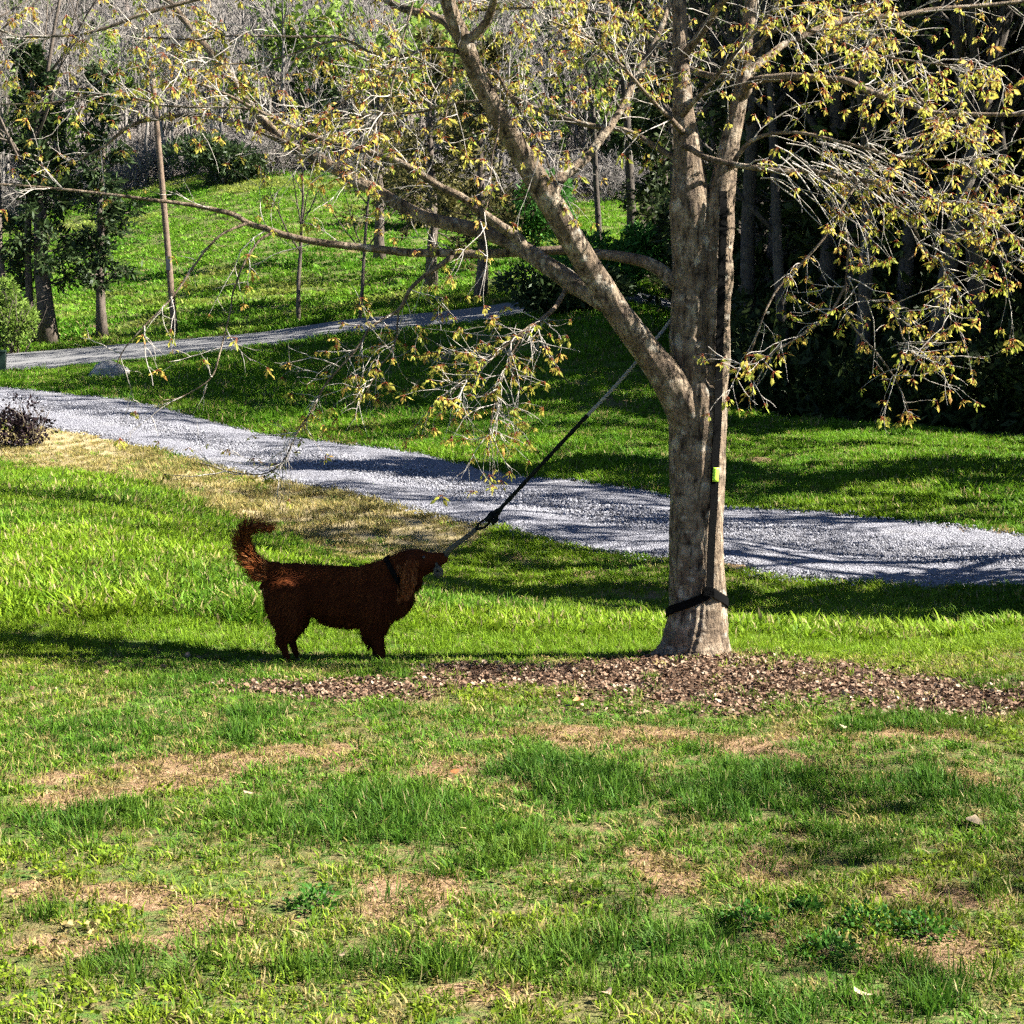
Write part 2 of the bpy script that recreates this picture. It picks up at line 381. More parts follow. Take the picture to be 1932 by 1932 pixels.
# ground zones, as patches lying on the lawn
def ell(L):
    out = []
    for cx, cy, rx, ry, v in L:
        Yc = CAMZ * F / (cy - 700); Y1 = CAMZ * F / (cy + ry - 700); Y0 = CAMZ * F / (max(cy - ry, 760) - 700)
        out.append(((cx - 966) * Yc / F, Yc, rx * Yc / F, (Y0 - Y1) / 2, v))
    return out
BARE = ell([(330, 1465, 210, 50, 1), (160, 1515, 140, 32, .9), (1150, 1398, 260, 26, .9), (1420, 1432, 110, 42, 1), (230, 1690, 200, 32, 1), (430, 1742, 150, 36, 1), (170, 1805, 190, 30, 1),
            (760, 1705, 130, 42, 1), (1245, 1690, 95, 75, .9), (880, 1790, 170, 42, .8), (1450, 1655, 140, 55, .7), (1750, 1680, 130, 42, .9), (1860, 1705, 110, 42, .9), (1790, 1825, 160, 60, .8),
            (1500, 1800, 110, 60, .7), (1840, 1470, 90, 30, .8), (1100, 1590, 70, 25, .6), (820, 1470, 200, 30, .6), (950, 1915, 120, 20, .5), (1600, 1400, 250, 24, .6), (560, 1430, 120, 26, .7)])
DENSE = ell([(120, 1580, 170, 48, 1), (640, 1560, 340, 78, .8), (1080, 1490, 140, 72, 1), (1420, 1512, 200, 66, 1), (1760, 1495, 120, 50, .9), (300, 1860, 240, 60, 1), (760, 1855, 380, 62, 1),
             (1190, 1850, 240, 82, 1), (1560, 1925, 220, 40, .7), (1840, 1890, 150, 45, .9), (200, 1385, 160, 40, .7), (430, 1395, 70, 28, .8), (330, 1290, 260, 40, .5), (40, 1740, 60, 30, .8), (900, 1640, 250, 50, .4)])
LIT = ell([(1350, 1288, 440, 66, 1), (1780, 1318, 260, 40, 1), (640, 1302, 260, 30, .9), (950, 1275, 240, 40, 1), (1320, 1248, 150, 30, 1)])
def field(E, X, Y):  # soft-edged, wandering outlines
    t = np.zeros(np.shape(X))
    wx = (fbm(X, Y, 2.3, 201, 4) - .5) * .9; wy = (fbm(X, Y, 2.3, 231, 4) - .5) * .9
    for cx, cy_, rx, ry, v in E: t = np.maximum(t, v * (1 - sstep(.15, 1.45, np.sqrt(((X + wx * .45 - cx) / rx) ** 2 + ((Y + wy * .6 - cy_) / ry) ** 2))))
    return t
_sx = (np.array([-200, 0, 171, 325, 480, 660, 800, 900, 960]) - 966) / F; _sy = np.array([27, 25.5, 23.2, 20.4, 17.8, 15.8, 15.6, 17.2, 20])
def zones(X, Y):
    u = uu(X, Y)
    bare = field(BARE, X, Y) * (1.0 + 1.5 * (fbm(X, Y, 4.2, 3) - .5)) + .45 * sstep(.55, .72, fbm(X, Y, 3.1, 13)) * (Y < 8); bare = np.where(Y > 9.5, .55 * sstep(.60, .72, fbm(X, Y, .5, 9)), bare)
    ys = np.interp(u, _sx, _sy, right=99); straw = sstep(ys - .8, ys + .8, Y) * (1 - sstep(Yn(u) - .1, Yn(u) + .5, Y)) * (u < .0) * (Y < 34)
    straw = straw * (1.3 - .45 * sstep(.45, .65, fbm(X, Y * .6, .7, 21)))
    lit = field(LIT, X, Y) * (.85 + 1.2 * (fbm(X, Y, 4, 33) - .4))
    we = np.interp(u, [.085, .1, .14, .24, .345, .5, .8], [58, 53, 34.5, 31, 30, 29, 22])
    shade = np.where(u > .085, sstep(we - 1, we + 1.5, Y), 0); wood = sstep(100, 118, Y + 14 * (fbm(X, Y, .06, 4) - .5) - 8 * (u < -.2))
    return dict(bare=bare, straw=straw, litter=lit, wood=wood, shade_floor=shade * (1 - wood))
xs = [0.0]; 
while xs[-1] < 260: xs.append(xs[-1] + (.06 if xs[-1] < 3.0 else .06 + .055 * (xs[-1] - 3.0)))
xs = np.array(sorted(set([-a for a in xs] + xs)))
ys = list(np.arange(-12, 3.4, .6)) + list(np.arange(3.4, 9.4, .06))
while ys[-1] < 430: ys.append(ys[-1] + max(.06, .0125 * (ys[-1] - 4.5)))
ys = np.array(ys)
GX, GY = np.meshgrid(xs, ys); Z = H(GX, GY); nx, ny = len(xs), len(ys)
i, j = np.meshgrid(np.arange(ny - 1), np.arange(nx - 1), indexing='ij'); b0 = i * nx + j
Q = np.stack([b0, b0 + 1, b0 + nx + 1, b0 + nx], -1).reshape(-1, 4)
zz = zones(GX.ravel(), GY.ravel())
# the ground is let down a little under the driveway and the road, which lie on it as beds of their own
ug = uu(GX, GY); cut = ((GY > Yn(ug) + .25) & (GY < Yf(ug) - .25)) | ((GY > Yrn(ug) + .3) & (GY < Yrf(ug) - .3))
ground = mobj('ground', np.stack([GX, GY, Z - .05 * cut], -1).reshape(-1, 3), [Q], M['ground'], None, True, zz)
tag(ground, kind='structure')

def strip(name, ya, yb, u0, u1, nu, nt_, m, lift, amp, seed):
    us = np.linspace(u0, u1, nu); ts = np.linspace(0, 1, nt_)
    U, Tt = np.meshgrid(us, ts); Ya = ya(U); Yb = yb(U)
    edge = (vnoise(U * 220, Tt * 0 + 3.3, seed) - .5) * amp * (1 - Tt) + (vnoise(U * 220, Tt * 0 + 9.1, seed + 1) - .5) * amp * Tt
    Yv = Ya + (Yb - Ya) * Tt + edge; X = U * Yv
    z = H(X, Yv) + lift * np.where((Tt < .001) | (Tt > .999), -1.5, 1) + .02 * np.sin(Tt * math.pi * 3) * (amp > .1) 
    i, j = np.meshgrid(np.arange(nt_ - 1), np.arange(nu - 1), indexing='ij'); b = i * nu + j
    o = mobj(name, np.stack([X, Yv, z], -1).reshape(-1, 3), [np.stack([b, b + 1, b + nu + 1, b + nu], -1).reshape(-1, 4)], m); return tag(o, kind='structure')
strip('gravel_driveway', Yn, Yf, -.48, .62, 420, 22, M['gravel'], .025, .5, 3)
strip('road', Yrn, Yrf, -.48, .3, 260, 14, M['asphalt'], .03, .08, 8)

# ------------------------------------------------------------------ scatter by geometry nodes (grass, stones, litter: what nobody could count)
def scatter(name, pts, rot, scl, idx, tint, sources, kind='stuff'):
    col = bpy.data.collections.new(name + '_source')
    for k, me in enumerate(sources):
        o = bpy.data.objects.new('%s_source_%02d' % (name, k), me); col.objects.link(o)
    me = bpy.data.meshes.new(name); me.vertices.add(len(pts)); me.vertices.foreach_set('co', np.asarray(pts, np.float32).ravel())
    a = me.attributes.new('rot', 'FLOAT_VECTOR', 'POINT'); a.data.foreach_set('vector', np.asarray(rot, np.float32).ravel())
    a = me.attributes.new('scl', 'FLOAT_VECTOR', 'POINT'); a.data.foreach_set('vector', np.asarray(scl if np.ndim(scl) == 2 else np.repeat(np.asarray(scl)[:, None], 3, 1), np.float32).ravel())
    a = me.attributes.new('idx', 'INT', 'POINT'); a.data.foreach_set('value', np.asarray(idx, np.int32))
    t = np.asarray(tint, np.float32)
    if t.ndim == 1: a = me.attributes.new('tint', 'FLOAT', 'POINT'); a.data.foreach_set('value', t)
    else: a = me.attributes.new('tint', 'FLOAT_COLOR', 'POINT'); a.data.foreach_set('color', np.concatenate([t, np.ones((len(t), 1), np.float32)], 1).ravel())
    o = link(bpy.data.objects.new(name, me)); tag(o, kind=kind)
    ng = bpy.data.node_groups.new(name + '_nodes', 'GeometryNodeTree')
    ng.interface.new_socket('Geometry', in_out='INPUT', socket_type='NodeSocketGeometry'); ng.interface.new_socket('Geometry', in_out='OUTPUT', socket_type='NodeSocketGeometry')
    gi = ng.nodes.new('NodeGroupInput'); go = ng.nodes.new('NodeGroupOutput'); ip = ng.nodes.new('GeometryNodeInstanceOnPoints'); ci = ng.nodes.new('GeometryNodeCollectionInfo')
    ci.inputs['Collection'].default_value = col; ci.inputs['Separate Children'].default_value = True; ci.inputs['Reset Children'].default_value = True
    def na(n, t):
        x = ng.nodes.new('GeometryNodeInputNamedAttribute'); x.data_type = t; x.inputs['Name'].default_value = n; return x.outputs['Attribute']
    er = ng.nodes.new('FunctionNodeEulerToRotation'); L = ng.links.new
    L(gi.outputs[0], ip.inputs['Points']); L(ci.outputs[0], ip.inputs['Instance']); ip.inputs['Pick Instance'].default_value = True
    L(na('idx', 'INT'), ip.inputs['Instance Index']); L(na('rot', 'FLOAT_VECTOR'), er.inputs[0]); L(er.outputs[0], ip.inputs['Rotation']); L(na('scl', 'FLOAT_VECTOR'), ip.inputs['Scale'])
    L(ip.outputs[0], go.inputs[0]); md = o.modifiers.new('scatter', 'NODES'); md.node_group = ng
    return o

def blade_clump(rng, n, rad, h0, h1, w, lean, name):
    ac = Acc()
    for k in range(n):
        a = rng.uniform(0, 2 * math.pi); r = rad * math.sqrt(rng.uniform()); h = rng.uniform(h0, h1); ln = rng.uniform(.1, lean); az = a + rng.normal(0, .9)
        base = np.array([r * math.cos(a), r * math.sin(a), -.004]); d = np.array([math.cos(az), math.sin(az), 0]); s = np.array([-math.sin(az), math.cos(az), 0])
        tw = rng.uniform(-1, 1); s = nrm(s + d * tw); ww = w * rng.uniform(.6, 1.3)
        t = np.array([0, .4, .75, 1.0]); c = base + np.outer(h * ln * t ** 2, d) + np.outer(h * (t - .35 * ln * t ** 2), [0, 0, 1])
        wd = np.array([.8, 1, .6]) * ww / 2
        V = np.concatenate([c[:3] - s * wd[:, None], c[:3] + s * wd[:, None], c[3:]])
        ac.add(V, [[(0, 3, 4, 1), (1, 4, 5, 2)], [(2, 5, 6)]], h=np.array([0, .4, .75, 0, .4, .75, 1]), v=rng.uniform())
    return ac.mesh(name, M['grass'])
rg = np.random.default_rng(11)
CL_TALL = [blade_clump(rg, 26, .055, .04, .10, .0045, 1.1, 'tall_grass') for _ in range(5)]
CL_LOW = [blade_clump(rg, 24, .055, .018, .05, .005, 1.3, 'low_grass') for _ in range(5)]
CL_LAWN = [blade_clump(rg, 34, .10, .05, .11, .008, .8, 'lawn_grass') for _ in range(4)]
CL_THATCH = [blade_clump(rg, 20, .06, .012, .035, .005, 2.6, 'thatch') for _ in range(4)]
CL_FAR = [blade_clump(rg, 34, .28, .10, .22, .03, .9, 'field_grass') for _ in range(4)]
def clover(rng, name):
    ac = Acc()
    for k in range(9):
        a = rng.uniform(0, 6.28); r = .06 * math.sqrt(rng.uniform()); h = rng.uniform(.012, .04); c = np.array([r * math.cos(a), r * math.sin(a), h])
        for q in range(3):
            an = q * 2.09 + a; d = np.array([[math.cos(an), math.sin(an), rng.uniform(-.1, .35)]]); L = rng.uniform(.012, .02)
            V, Fs = cards(rng, c[None], d, L, L * .9, .1); ac.add(V, Fs, h=.2, v=rng.uniform(.2, .89))
    return ac.mesh(name, M['grass'])
CL_CLOV = [clover(rg, 'clover') for _ in range(4)]

def cell_points(rng, x0, x1, y0, y1, dens):
    n = int((x1 - x0) * (y1 - y0) * dens); return rng.uniform(x0, x1, n), rng.uniform(y0, y1, n)
def frustum_pts(rng, y0, y1, dens, pad):
    hw = .37 * y1 + pad; X, Y = cell_points(rng, -hw, hw, y0, y1, dens); k = np.abs(X) < .37 * Y + pad; return X[k], Y[k]
def lerp3(a, b, t): return np.asarray(a) * (1 - t[:, None]) + np.asarray(b) * t[:, None]
def rots(rng, n, tilt=.15): return np.stack([rng.normal(0, tilt, n), rng.normal(0, tilt, n), rng.uniform(0, 6.283, n)], 1)

LIME = (.150, .262, .014); MID = (.055, .160, .014); DEEP = (.010, .074, .014); STRAW = (.32, .245, .12); YEL = (.165, .232, .018)
def near_grass():
    rng = np.random.default_rng(5)
    X, Y = frustum_pts(rng, 3.0, 9.6, 950, 1.2); z = zones(X, Y)
    dn = np.maximum(field(DENSE, X, Y) * (.65 + .9 * fbm(X, Y, 1.6, 41)), .75 * sstep(.60, .72, fbm(X, Y, 1.7, 47)) * (Y < 7.6)); n1 = fbm(X, Y, 2.6, 51); n2 = fbm(X, Y, .7, 61)
    bare = sstep(.3, .75, z['bare']); lit = sstep(.3, .6, z['litter'])
    back = sstep(7.9, 8.6, Y + .35 * (n2 - .5)) * (1 - lit)
    lvl = np.clip(dn, 0, 1)
    p_tall = np.clip(np.maximum(sstep(.3, .7, lvl), back * .9) , 0, 1) * (1 - .9 * bare * (1 - lvl)) * (1 - .90 * lit)
    p_low = (.42 + .58 * sstep(.36, .6, n1)) * (1 - .9 * bare) * (1 - .93 * lit) * (1 - .6 * p_tall)
    r = rng.uniform(size=len(X)); tall = r < p_tall * .5; low = ~tall & (rng.uniform(size=len(X)) < p_low * .7); clo = ~tall & ~low & (rng.uniform(size=len(X)) < 0.05 * sstep(.45, .65, n2) * (1 - bare) * (1 - lit)); thatch = ~tall & ~low & ~clo & (rng.uniform(size=len(X)) < (.14 + .4 * bare) * (1 - lit) * (1 - back))
    k = tall | low | clo | thatch; X, Y, tall, low, clo, thatch, lvl, n1, n2, back = (a[k] for a in (X, Y, tall, low, clo, thatch, lvl, n1, n2, back)); n = len(X)
    idx = np.where(tall, rng.integers(0, 5, n), np.where(low, 5 + rng.integers(0, 5, n), np.where(clo, 10 + rng.integers(0, 4, n), 14 + rng.integers(0, 4, n))))
    s = np.where(tall, .45 + .38 * lvl + .22 * back, .85) * rng.uniform(.7, 1.25, n)
    t = lerp3(MID, YEL, np.clip(sstep(.4, .62, n2) + rng.normal(0, .2, n), 0, 1)); t = t * (1 - (lvl * .85)[:, None]) + np.asarray(DEEP) * (lvl * .85)[:, None]
    t = t * (1 - back[:, None] * .8) + np.asarray(LIME) * back[:, None] * .8
    dry = (rng.uniform(size=n) < .08 + .22 * sstep(.42, .62, n1)) & (lvl < .4) & (back < .3); t[dry] = STRAW; t[thatch] = lerp3((.11, .066, .035), (.28, .20, .10), rng.uniform(0, 1.1, thatch.sum())); t *= rng.uniform(.7, 1.3, n)[:, None]
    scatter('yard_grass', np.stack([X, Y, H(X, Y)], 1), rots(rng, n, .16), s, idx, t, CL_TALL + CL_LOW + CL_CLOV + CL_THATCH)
near_grass()
def lawn_grass():
    rng = np.random.default_rng(6)
    X1, Y1 = frustum_pts(rng, 9.2, 17, 190, 2.0); X2, Y2 = frustum_pts(rng, 17, 31, 75, 3.0); X3, Y3 = frustum_pts(rng, 31, 56, 26, 8.0)
    X = np.concatenate([X1, X2, X3]); Y = np.concatenate([Y1, Y2, Y3]); z = zones(X, Y); u = uu(X, Y)
    g = rng.normal(0, .12, len(X))
    k = ((Y < Yn(u) + .02 + g * .5) | (Y > Yf(u) - .02 + g * .5)) & ((Y < Yrn(u) + g) | (Y > Yrf(u) + g)) & (z['shade_floor'] < .55)
    st = z['straw']; k &= rng.uniform(size=len(X)) > .35 * st; k &= rng.uniform(size=len(X)) > .75 * z['bare']
    X, Y, st, u = X[k], Y[k], st[k], u[k]; n = len(X)
    n1 = fbm(X, Y, .55, 71); n2 = fbm(X, Y, 2, 81); n3 = fbm(X, Y * .5, .25, 91)
    t = lerp3(MID, LIME, np.clip(sstep(.36, .58, n1) + rng.normal(0, .15, n), 0, 1)); t = t * (1 - .5 * sstep(.5, .7, n2)[:, None]) + np.asarray(YEL) * .5 * sstep(.5, .7, n2)[:, None]
    far = sstep(17, 30, Y)[:, None]; t = t * (1 - .55 * far) + np.asarray((.050, .20, .012)) * .55 * far
    dry = rng.uniform(size=n) < np.clip(st * .9, 0, .93) + .05; t[dry] = np.asarray(STRAW) * rng.uniform(.6, 1.15, (dry.sum(), 1))
    t *= rng.uniform(.8, 1.2, n)[:, None]
    s = rng.uniform(.7, 1.25, n) * np.where(Y < 17, 1, np.where(Y < 31, 1.35, 1.9)) * (1 - .35 * np.clip(st, 0, 1)) * (.75 + .5 * sstep(.35, .65, n3))
    scl = np.stack([s * 1.25, s * 1.25, s * .85], 1)
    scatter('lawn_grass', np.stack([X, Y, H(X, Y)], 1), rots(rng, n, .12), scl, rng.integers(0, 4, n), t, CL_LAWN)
lawn_grass()
def field_grass():
    rng = np.random.default_rng(7); X, Y = frustum_pts(rng, 52, 122, 3.4, 14); z = zones(X, Y); u = uu(X, Y)
    k = (Y > Yrf(u) + .1) & (z['shade_floor'] < .6) & (rng.uniform(size=len(X)) > z['wood']); X, Y = X[k], Y[k]; n = len(X)
    n1 = fbm(X, Y, .12, 101); t = lerp3((.052, .182, .014), (.11, .255, .022), np.clip(sstep(.35, .6, n1) + rng.normal(0, .15, n), 0, 1)); ye = sstep(.55, .7, fbm(X, Y, .2, 111))[:, None]; t = t * (1 - .6 * ye) + np.asarray((.33, .31, .10)) * .6 * ye
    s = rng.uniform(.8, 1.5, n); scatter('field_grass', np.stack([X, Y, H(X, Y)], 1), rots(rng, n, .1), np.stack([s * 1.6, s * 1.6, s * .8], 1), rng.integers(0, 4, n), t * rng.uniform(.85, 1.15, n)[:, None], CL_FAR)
field_grass()

def pebble(rng, name):
    a = np.array([(0, 0, 1), (.9, 0, .35), (.28, .85, .4), (-.72, .53, .3), (-.72, -.53, .4), (.28, -.85, .35), (.6, .5, -.4), (-.3, .8, -.4), (-.9, 0, -.3), (-.3, -.8, -.4), (.7, -.5, -.4), (0, 0, -.7)], float)
    a *= rng.uniform(.75, 1.2, (12, 3)); f = [(0, 1, 2), (0, 2, 3), (0, 3, 4), (0, 4, 5), (0, 5, 1), (1, 6, 2), (2, 7, 3), (3, 8, 4), (4, 9, 5), (5, 10, 1), (2, 6, 7), (3, 7, 8), (4, 8, 9), (5, 9, 10), (1, 10, 6), (11, 7, 6), (11, 8, 7), (11, 9, 8), (11, 10, 9), (11, 6, 10)]
    return mk_mesh(name, a * (.02, .02, .014), [np.array(f)], M['stone_chip'], False)
def gravel():
    rng = np.random.default_rng(8); U = rng.uniform(-.4, .5, 60000); T = rng.uniform(-.05, 1.05, 60000); Y = Yn(U) + (Yf(U) - Yn(U)) * T; w = rng.uniform(size=60000) < np.clip(40 / Y, .4, 1) * np.where((T < 0) | (T > 1), .35, 1); U, Y = U[w], Y[w]; X = U * Y; n = len(X)
    g = np.clip(rng.normal(.205, .075, n), .03, .4); t = np.stack([g, g, g * 1.1], 1); s = rng.uniform(.35, .95, n) * np.where(Y < 18, .85, 1.2)
    scatter('gravel_stones', np.stack([X, Y, H(X, Y) + .03], 1), rng.uniform(0, 6.28, (n, 3)), s, rng.integers(0, 4, n), t, [pebble(rng, 'stone') for _ in range(4)])
gravel()

def dry_leaf(rng, name):
    L = 1.0; ac = Acc(); n = 6; a = np.linspace(0, math.pi, n); w = .42 * np.sin(a) * rng.uniform(.7, 1.25, n); x = np.linspace(-.5, .5, n); curl = rng.uniform(-.5, .9); c2 = rng.uniform(-.5, .8)
    zc = curl * (x ** 2) ; V = np.concatenate([np.stack([x, w, zc + c2 * w * .7], 1), np.stack([x, 0 * x, zc - .02], 1), np.stack([x, -w, zc + c2 * w * rng.uniform(.3, 1)], 1)])
    k = np.arange(n - 1); Fq = np.concatenate([np.stack([k, k + n, k + n + 1, k + 1], 1), np.stack([k + n, k + 2 * n, k + 2 * n + 1, k + n + 1], 1)])
    return mk_mesh(name, V * .06, [Fq], M['dead_leaf'], True)
DRY = [dry_leaf(np.random.default_rng(70 + k), 'dry_leaf') for k in range(7)]
def litter():
    rng = np.random.default_rng(9); X, Y = cell_points(rng, -2.6, 4.2, 6.4, 8.9, 4200); z = zones(X, Y)['litter']; k = rng.uniform(size=len(X)) < sstep(.08, .75, z) * .9 + .012; X, Y = X[k], Y[k]; n = len(X)
    scatter('leaf_litter', np.stack([X, Y, H(X, Y) + rng.uniform(.002, .018, n)], 1), np.stack([rng.normal(0, .4, n), rng.normal(0, .4, n), rng.uniform(0, 6.28, n)], 1), rng.uniform(.16, .46, n) * np.where(rng.uniform(size=n) < .08, 1.5, 1), rng.integers(0, 7, n), np.clip(rng.normal(.47, .27, n), 0, 1), DRY)
litter()

# ------------------------------------------------------------------ the yard tree
def leaf_bunch(rng, size=1.0):
    """a hanging bunch of young leaves below a bud"""
    n = rng.integers(6, 12); ac = Acc(); base_t = np.clip(rng.beta(2, 2.2), 0, 1)
    az = rng.uniform(0, 6.283, n); dn = rng.uniform(.25, 1.5, n)
    D = np.stack([np.cos(az) * np.sin(dn), np.sin(az) * np.sin(dn), -np.cos(dn) - .25], 1)
    st = nrm(D + rng.normal(0, .2, (n, 3))) * rng.uniform(.008, .035, (n, 1)) * size
    L = rng.uniform(.014, .042, n) * size
    V, Fs = cards(rng, st, D, L, L * rng.uniform(.34, .55, n), .3)
    t = np.clip(base_t * .75 + rng.normal(0, .13, n), 0, .82); ac.add(V, Fs, tint=np.repeat(t, 5))
    for k in range(n):
        Vs, Fq = tube(np.array([[0, 0, 0], st[k]]), .0014 * size, 3, False); ac.add(Vs, Fq, tint=.95)
    return ac
rt = np.random.default_rng(21)
BUNCH = [leaf_bunch(np.random.default_rng(300 + k)) for k in range(24)]
BUNCH_ME = [b.mesh('leaf_cluster', M['maple_leaf']) for b in BUNCH]
tree = empty('yard_tree', (TREE[0], TREE[1], H1(*TREE)))
tag(tree, 'large multi-stemmed budding tree with black strap around its pale trunk', 'tree')
T0 = np.array(tree.location)
def child(o):  # build in world space, then hang under the tree without moving
    o.parent = tree; o.matrix_parent_inverse = Matrix.Translation(-Vector(T0)); return o
def traced(pts):
    """rows of (x, y, Y, width) in photo units -> points and radii"""
    q = np.array([np.r_[P(x, y, Y), w * .5 * pxm(Y)] for x, y, Y, w in pts]); return q
BR = {}   # name -> smooth path (n,4)
def limb(key, pts, name='branch', k=10, m=5, seed=0, knob=.05, density=1.0, label=None, mt='bark'):
    q = traced(pts); q[:, 3] *= {'stemL': 1, 'stemR': 1, 'L': 1, 'A': .7, 'B': .9, 'C': .9, 'D': .8, 'E': .85}.get(key, .66); s = smooth_path(q, m); s[:, 3] = np.maximum(s[:, 3], .0012)
    rng = np.random.default_rng(seed + 900); ln = np.linspace(0, 1, len(s))
    for c in range(3): s[2:, c] += (vnoise(ln * len(pts) * 1.6, ln * 0 + c * 7.7 + seed, 3)[2:] - .5) * np.where(s[2:, 3] > .035, .22, 1.0) * s[2:, 3]
    ph = rng.uniform(0, 6.28, 6)
    def wob(t, a): return 1 + (knob if k < 14 else knob * .55) * (np.sin(2 * a + ph[0] + t * 9) + .7 * np.sin(3 * a + ph[1] - t * 23) + .35 * np.sin(t * 70 + ph[2]) + .5 * np.sin(t * 41 + ph[3] + a))
    kk = k
    if s[0, 3] > .045:
        kk = 56; w0 = wob
        def wob(t, a): return w0(t, a) + (vnoise(np.cos(a) * 7 + 30 + 0 * t, np.sin(a) * 7 + t * 26 + 20, seed) - .5) * .085 + (vnoise(t * 150 + np.sin(a), np.cos(a) * 2 + 9 + 0 * t, seed + 4) - .5) * .03
        s = smooth_path(s[::2], 5)
    V, Fs = tube(s[:, :3], s[:, 3], kk, True, wob)
    o = child(mobj(name, V, Fs, M[mt]))
    if label: o['label'] = label
    BR[key] = (s, density); return o
# trunk with root flare
def trunk():
    rows = [(1312, 1262, 215), (1312, 1245, 176), (1313, 1228, 143), (1314, 1205, 124), (1315, 1175, 113), (1316, 1130, 106), (1316, 1050, 103), (1316, 950, 102), (1316, 850, 104), (1318, 790, 106), (1318, 745, 96), (1312, 705, 66), (1307, 670, 40)]
    s = smooth_path(traced([(x, y, 8.1, w) for x, y, w in rows]), 14)
    k = 110
    def wob(t, a):
        fl = np.exp(-t * 11); g = 1 + fl * (.16 * np.sin(a * 5 + .6) + .12 * np.sin(a * 3 + 2.2)) + .02 * np.sin(a * 4 + t * 9) + .018 * np.sin(a * 7 - t * 31)
        g = g + .05 * np.exp(-((t - .55) / .05) ** 2) * np.cos(a - 1.0) - .035 * np.exp(-((np.mod(a, 6.283) - 4.4) / .16) ** 2) * (t > .2) * (t < .85)
        ca, sa = np.cos(a), np.sin(a)
        rid = vnoise(ca * 9 + sa * 4 + 30 + 1.5 * vnoise(t * 22 + 0 * a, a * 1.2, 9), sa * 9 - ca * 3 + 20 + t * 10, 5) + .6 * vnoise(ca * 19 + 50, sa * 19 + t * 26 + 50, 6)
        ring = vnoise(t * 95 + .8 * sa, ca * 2 + 9 + 0 * t, 8)
        return g + (rid - .8) * .075 + (ring - .5) * .022 + .03 * (vnoise(t * 14 + 0 * a, ca * 2.5 + sa + 7, 4) - .5) + .05 * np.exp(-((t - .44) / .018) ** 2 - ((np.mod(a - 4.3, 6.283) - .6) / .35) ** 2)
    V, Fs = tube(s[:, :3], s[:, 3], k, True, wob); child(mobj('trunk', V, Fs, M['bark']))
    return s
TR = trunk()
limb('stemL', [(1314, 860, 8.1, 70), (1308, 760, 8.1, 78), (1304, 670, 8.1, 77), (1302, 580, 8.1, 73), (1303, 500, 8.1, 74), (1303, 400, 8.1, 76), (1298, 310, 8.12, 58), (1289, 200, 8.15, 39), (1284, 100, 8.2, 29), (1281, 0, 8.25, 26), (1278, -250, 8.3, 20), (1270, -600, 8.35, 14), (1265, -1000, 8.4, 8)], 'stem', 20, 6, 1, .025, .8, 'shaded left stem rising from the trunk')
limb('stemR', [(1335, 830, 8.08, 62), (1346, 730, 8.07, 54), (1350, 640, 8.07, 54), (1352, 560, 8.07, 56), (1354, 480, 8.07, 58), (1357, 400, 8.08, 56), (1372, 300, 8.1, 40), (1392, 200, 8.12, 29), (1407, 100, 8.15, 25), (1413, 0, 8.18, 23), (1425, -250, 8.2, 19), (1440, -600, 8.2, 18), (1450, -950, 8.2, 8)], 'stem', 18, 6, 2, .03, .8, 'sunlit right stem beside the black strap')
limb('L', [(1322, 835, 8.09, 70), (1296, 780, 8.06, 76), (1266, 727, 8.02, 66), (1215, 655, 7.95, 54), (1160, 580, 7.85, 50), (1115, 510, 7.8, 47), (1065, 425, 7.7, 46), (1027, 362, 7.62, 46), (985, 290, 7.55, 40), (940, 215, 7.45, 36), (895, 130, 7.35, 33), (865, 55, 7.25, 30), (845, 0, 7.2, 28), (815, -130, 7.05, 24), (790, -320, 6.9, 18), (760, -600, 6.7, 10)], 'limb', 18, 6, 3, .035, .7, 'thick sunlit limb leaning far to the left')
limb('A', [(1310, 570, 8.12, 44), (1272, 532, 8.14, 42), (1228, 500, 8.17, 35), (1160, 482, 8.2, 28), (1080, 474, 8.3, 24), (980, 476, 8.35, 23), (880, 479, 8.4, 22), (780, 476, 8.4, 21), (690, 468, 8.4, 20), (600, 456, 8.35, 19), (540, 443, 8.3, 18), (480, 424, 8.3, 16), (430, 402, 8.3, 14), (350, 385, 8.3, 11), (250, 372, 8.25, 9), (120, 357, 8.2, 7), (0, 347, 8.2, 6), (-120, 343, 8.2, 4)], 'branch', 12, 5, 4, .05, .35, 'long low branch reaching level to the left')
limb('B', [(1140, 568, 7.88, 46), (1090, 540, 8.0, 43), (1040, 505, 8.1, 40), (985, 468, 8.2, 37), (920, 440, 8.3, 32), (850, 422, 8.4, 29), (790, 405, 8.45, 27), (720, 365, 8.5, 25), (650, 330, 8.55, 23), (590, 300, 8.6, 22), (530, 260, 8.65, 20), (470, 195, 8.7, 18), (420, 125, 8.75, 16), (370, 65, 8.8, 15), (310, -5, 8.85, 14), (230, -110, 8.9, 10), (120, -260, 9, 5)], 'branch', 12, 5, 5, .05, .6, 'dark branch climbing to the upper left')
limb('C', [(1000, 478, 8.18, 28), (945, 428, 8.15, 22), (880, 380, 8.1, 18), (820, 345, 8.1, 16), (740, 300, 8.1, 14), (640, 272, 8.1, 12), (560, 245, 8.1, 10), (450, 190, 8.1, 7), (360, 150, 8.1, 5)], 'branch', 8, 5, 6, .05, .9)
limb('D', [(600, 306, 8.6, 17), (560, 282, 8.6, 14), (500, 250, 8.6, 13), (430, 228, 8.6, 12), (370, 217, 8.6, 11), (300, 222, 8.6, 10), (240, 240, 8.6, 8), (190, 280, 8.6, 6), (110, 320, 8.6, 4)], 'branch', 8, 4, 7, .05, .9)
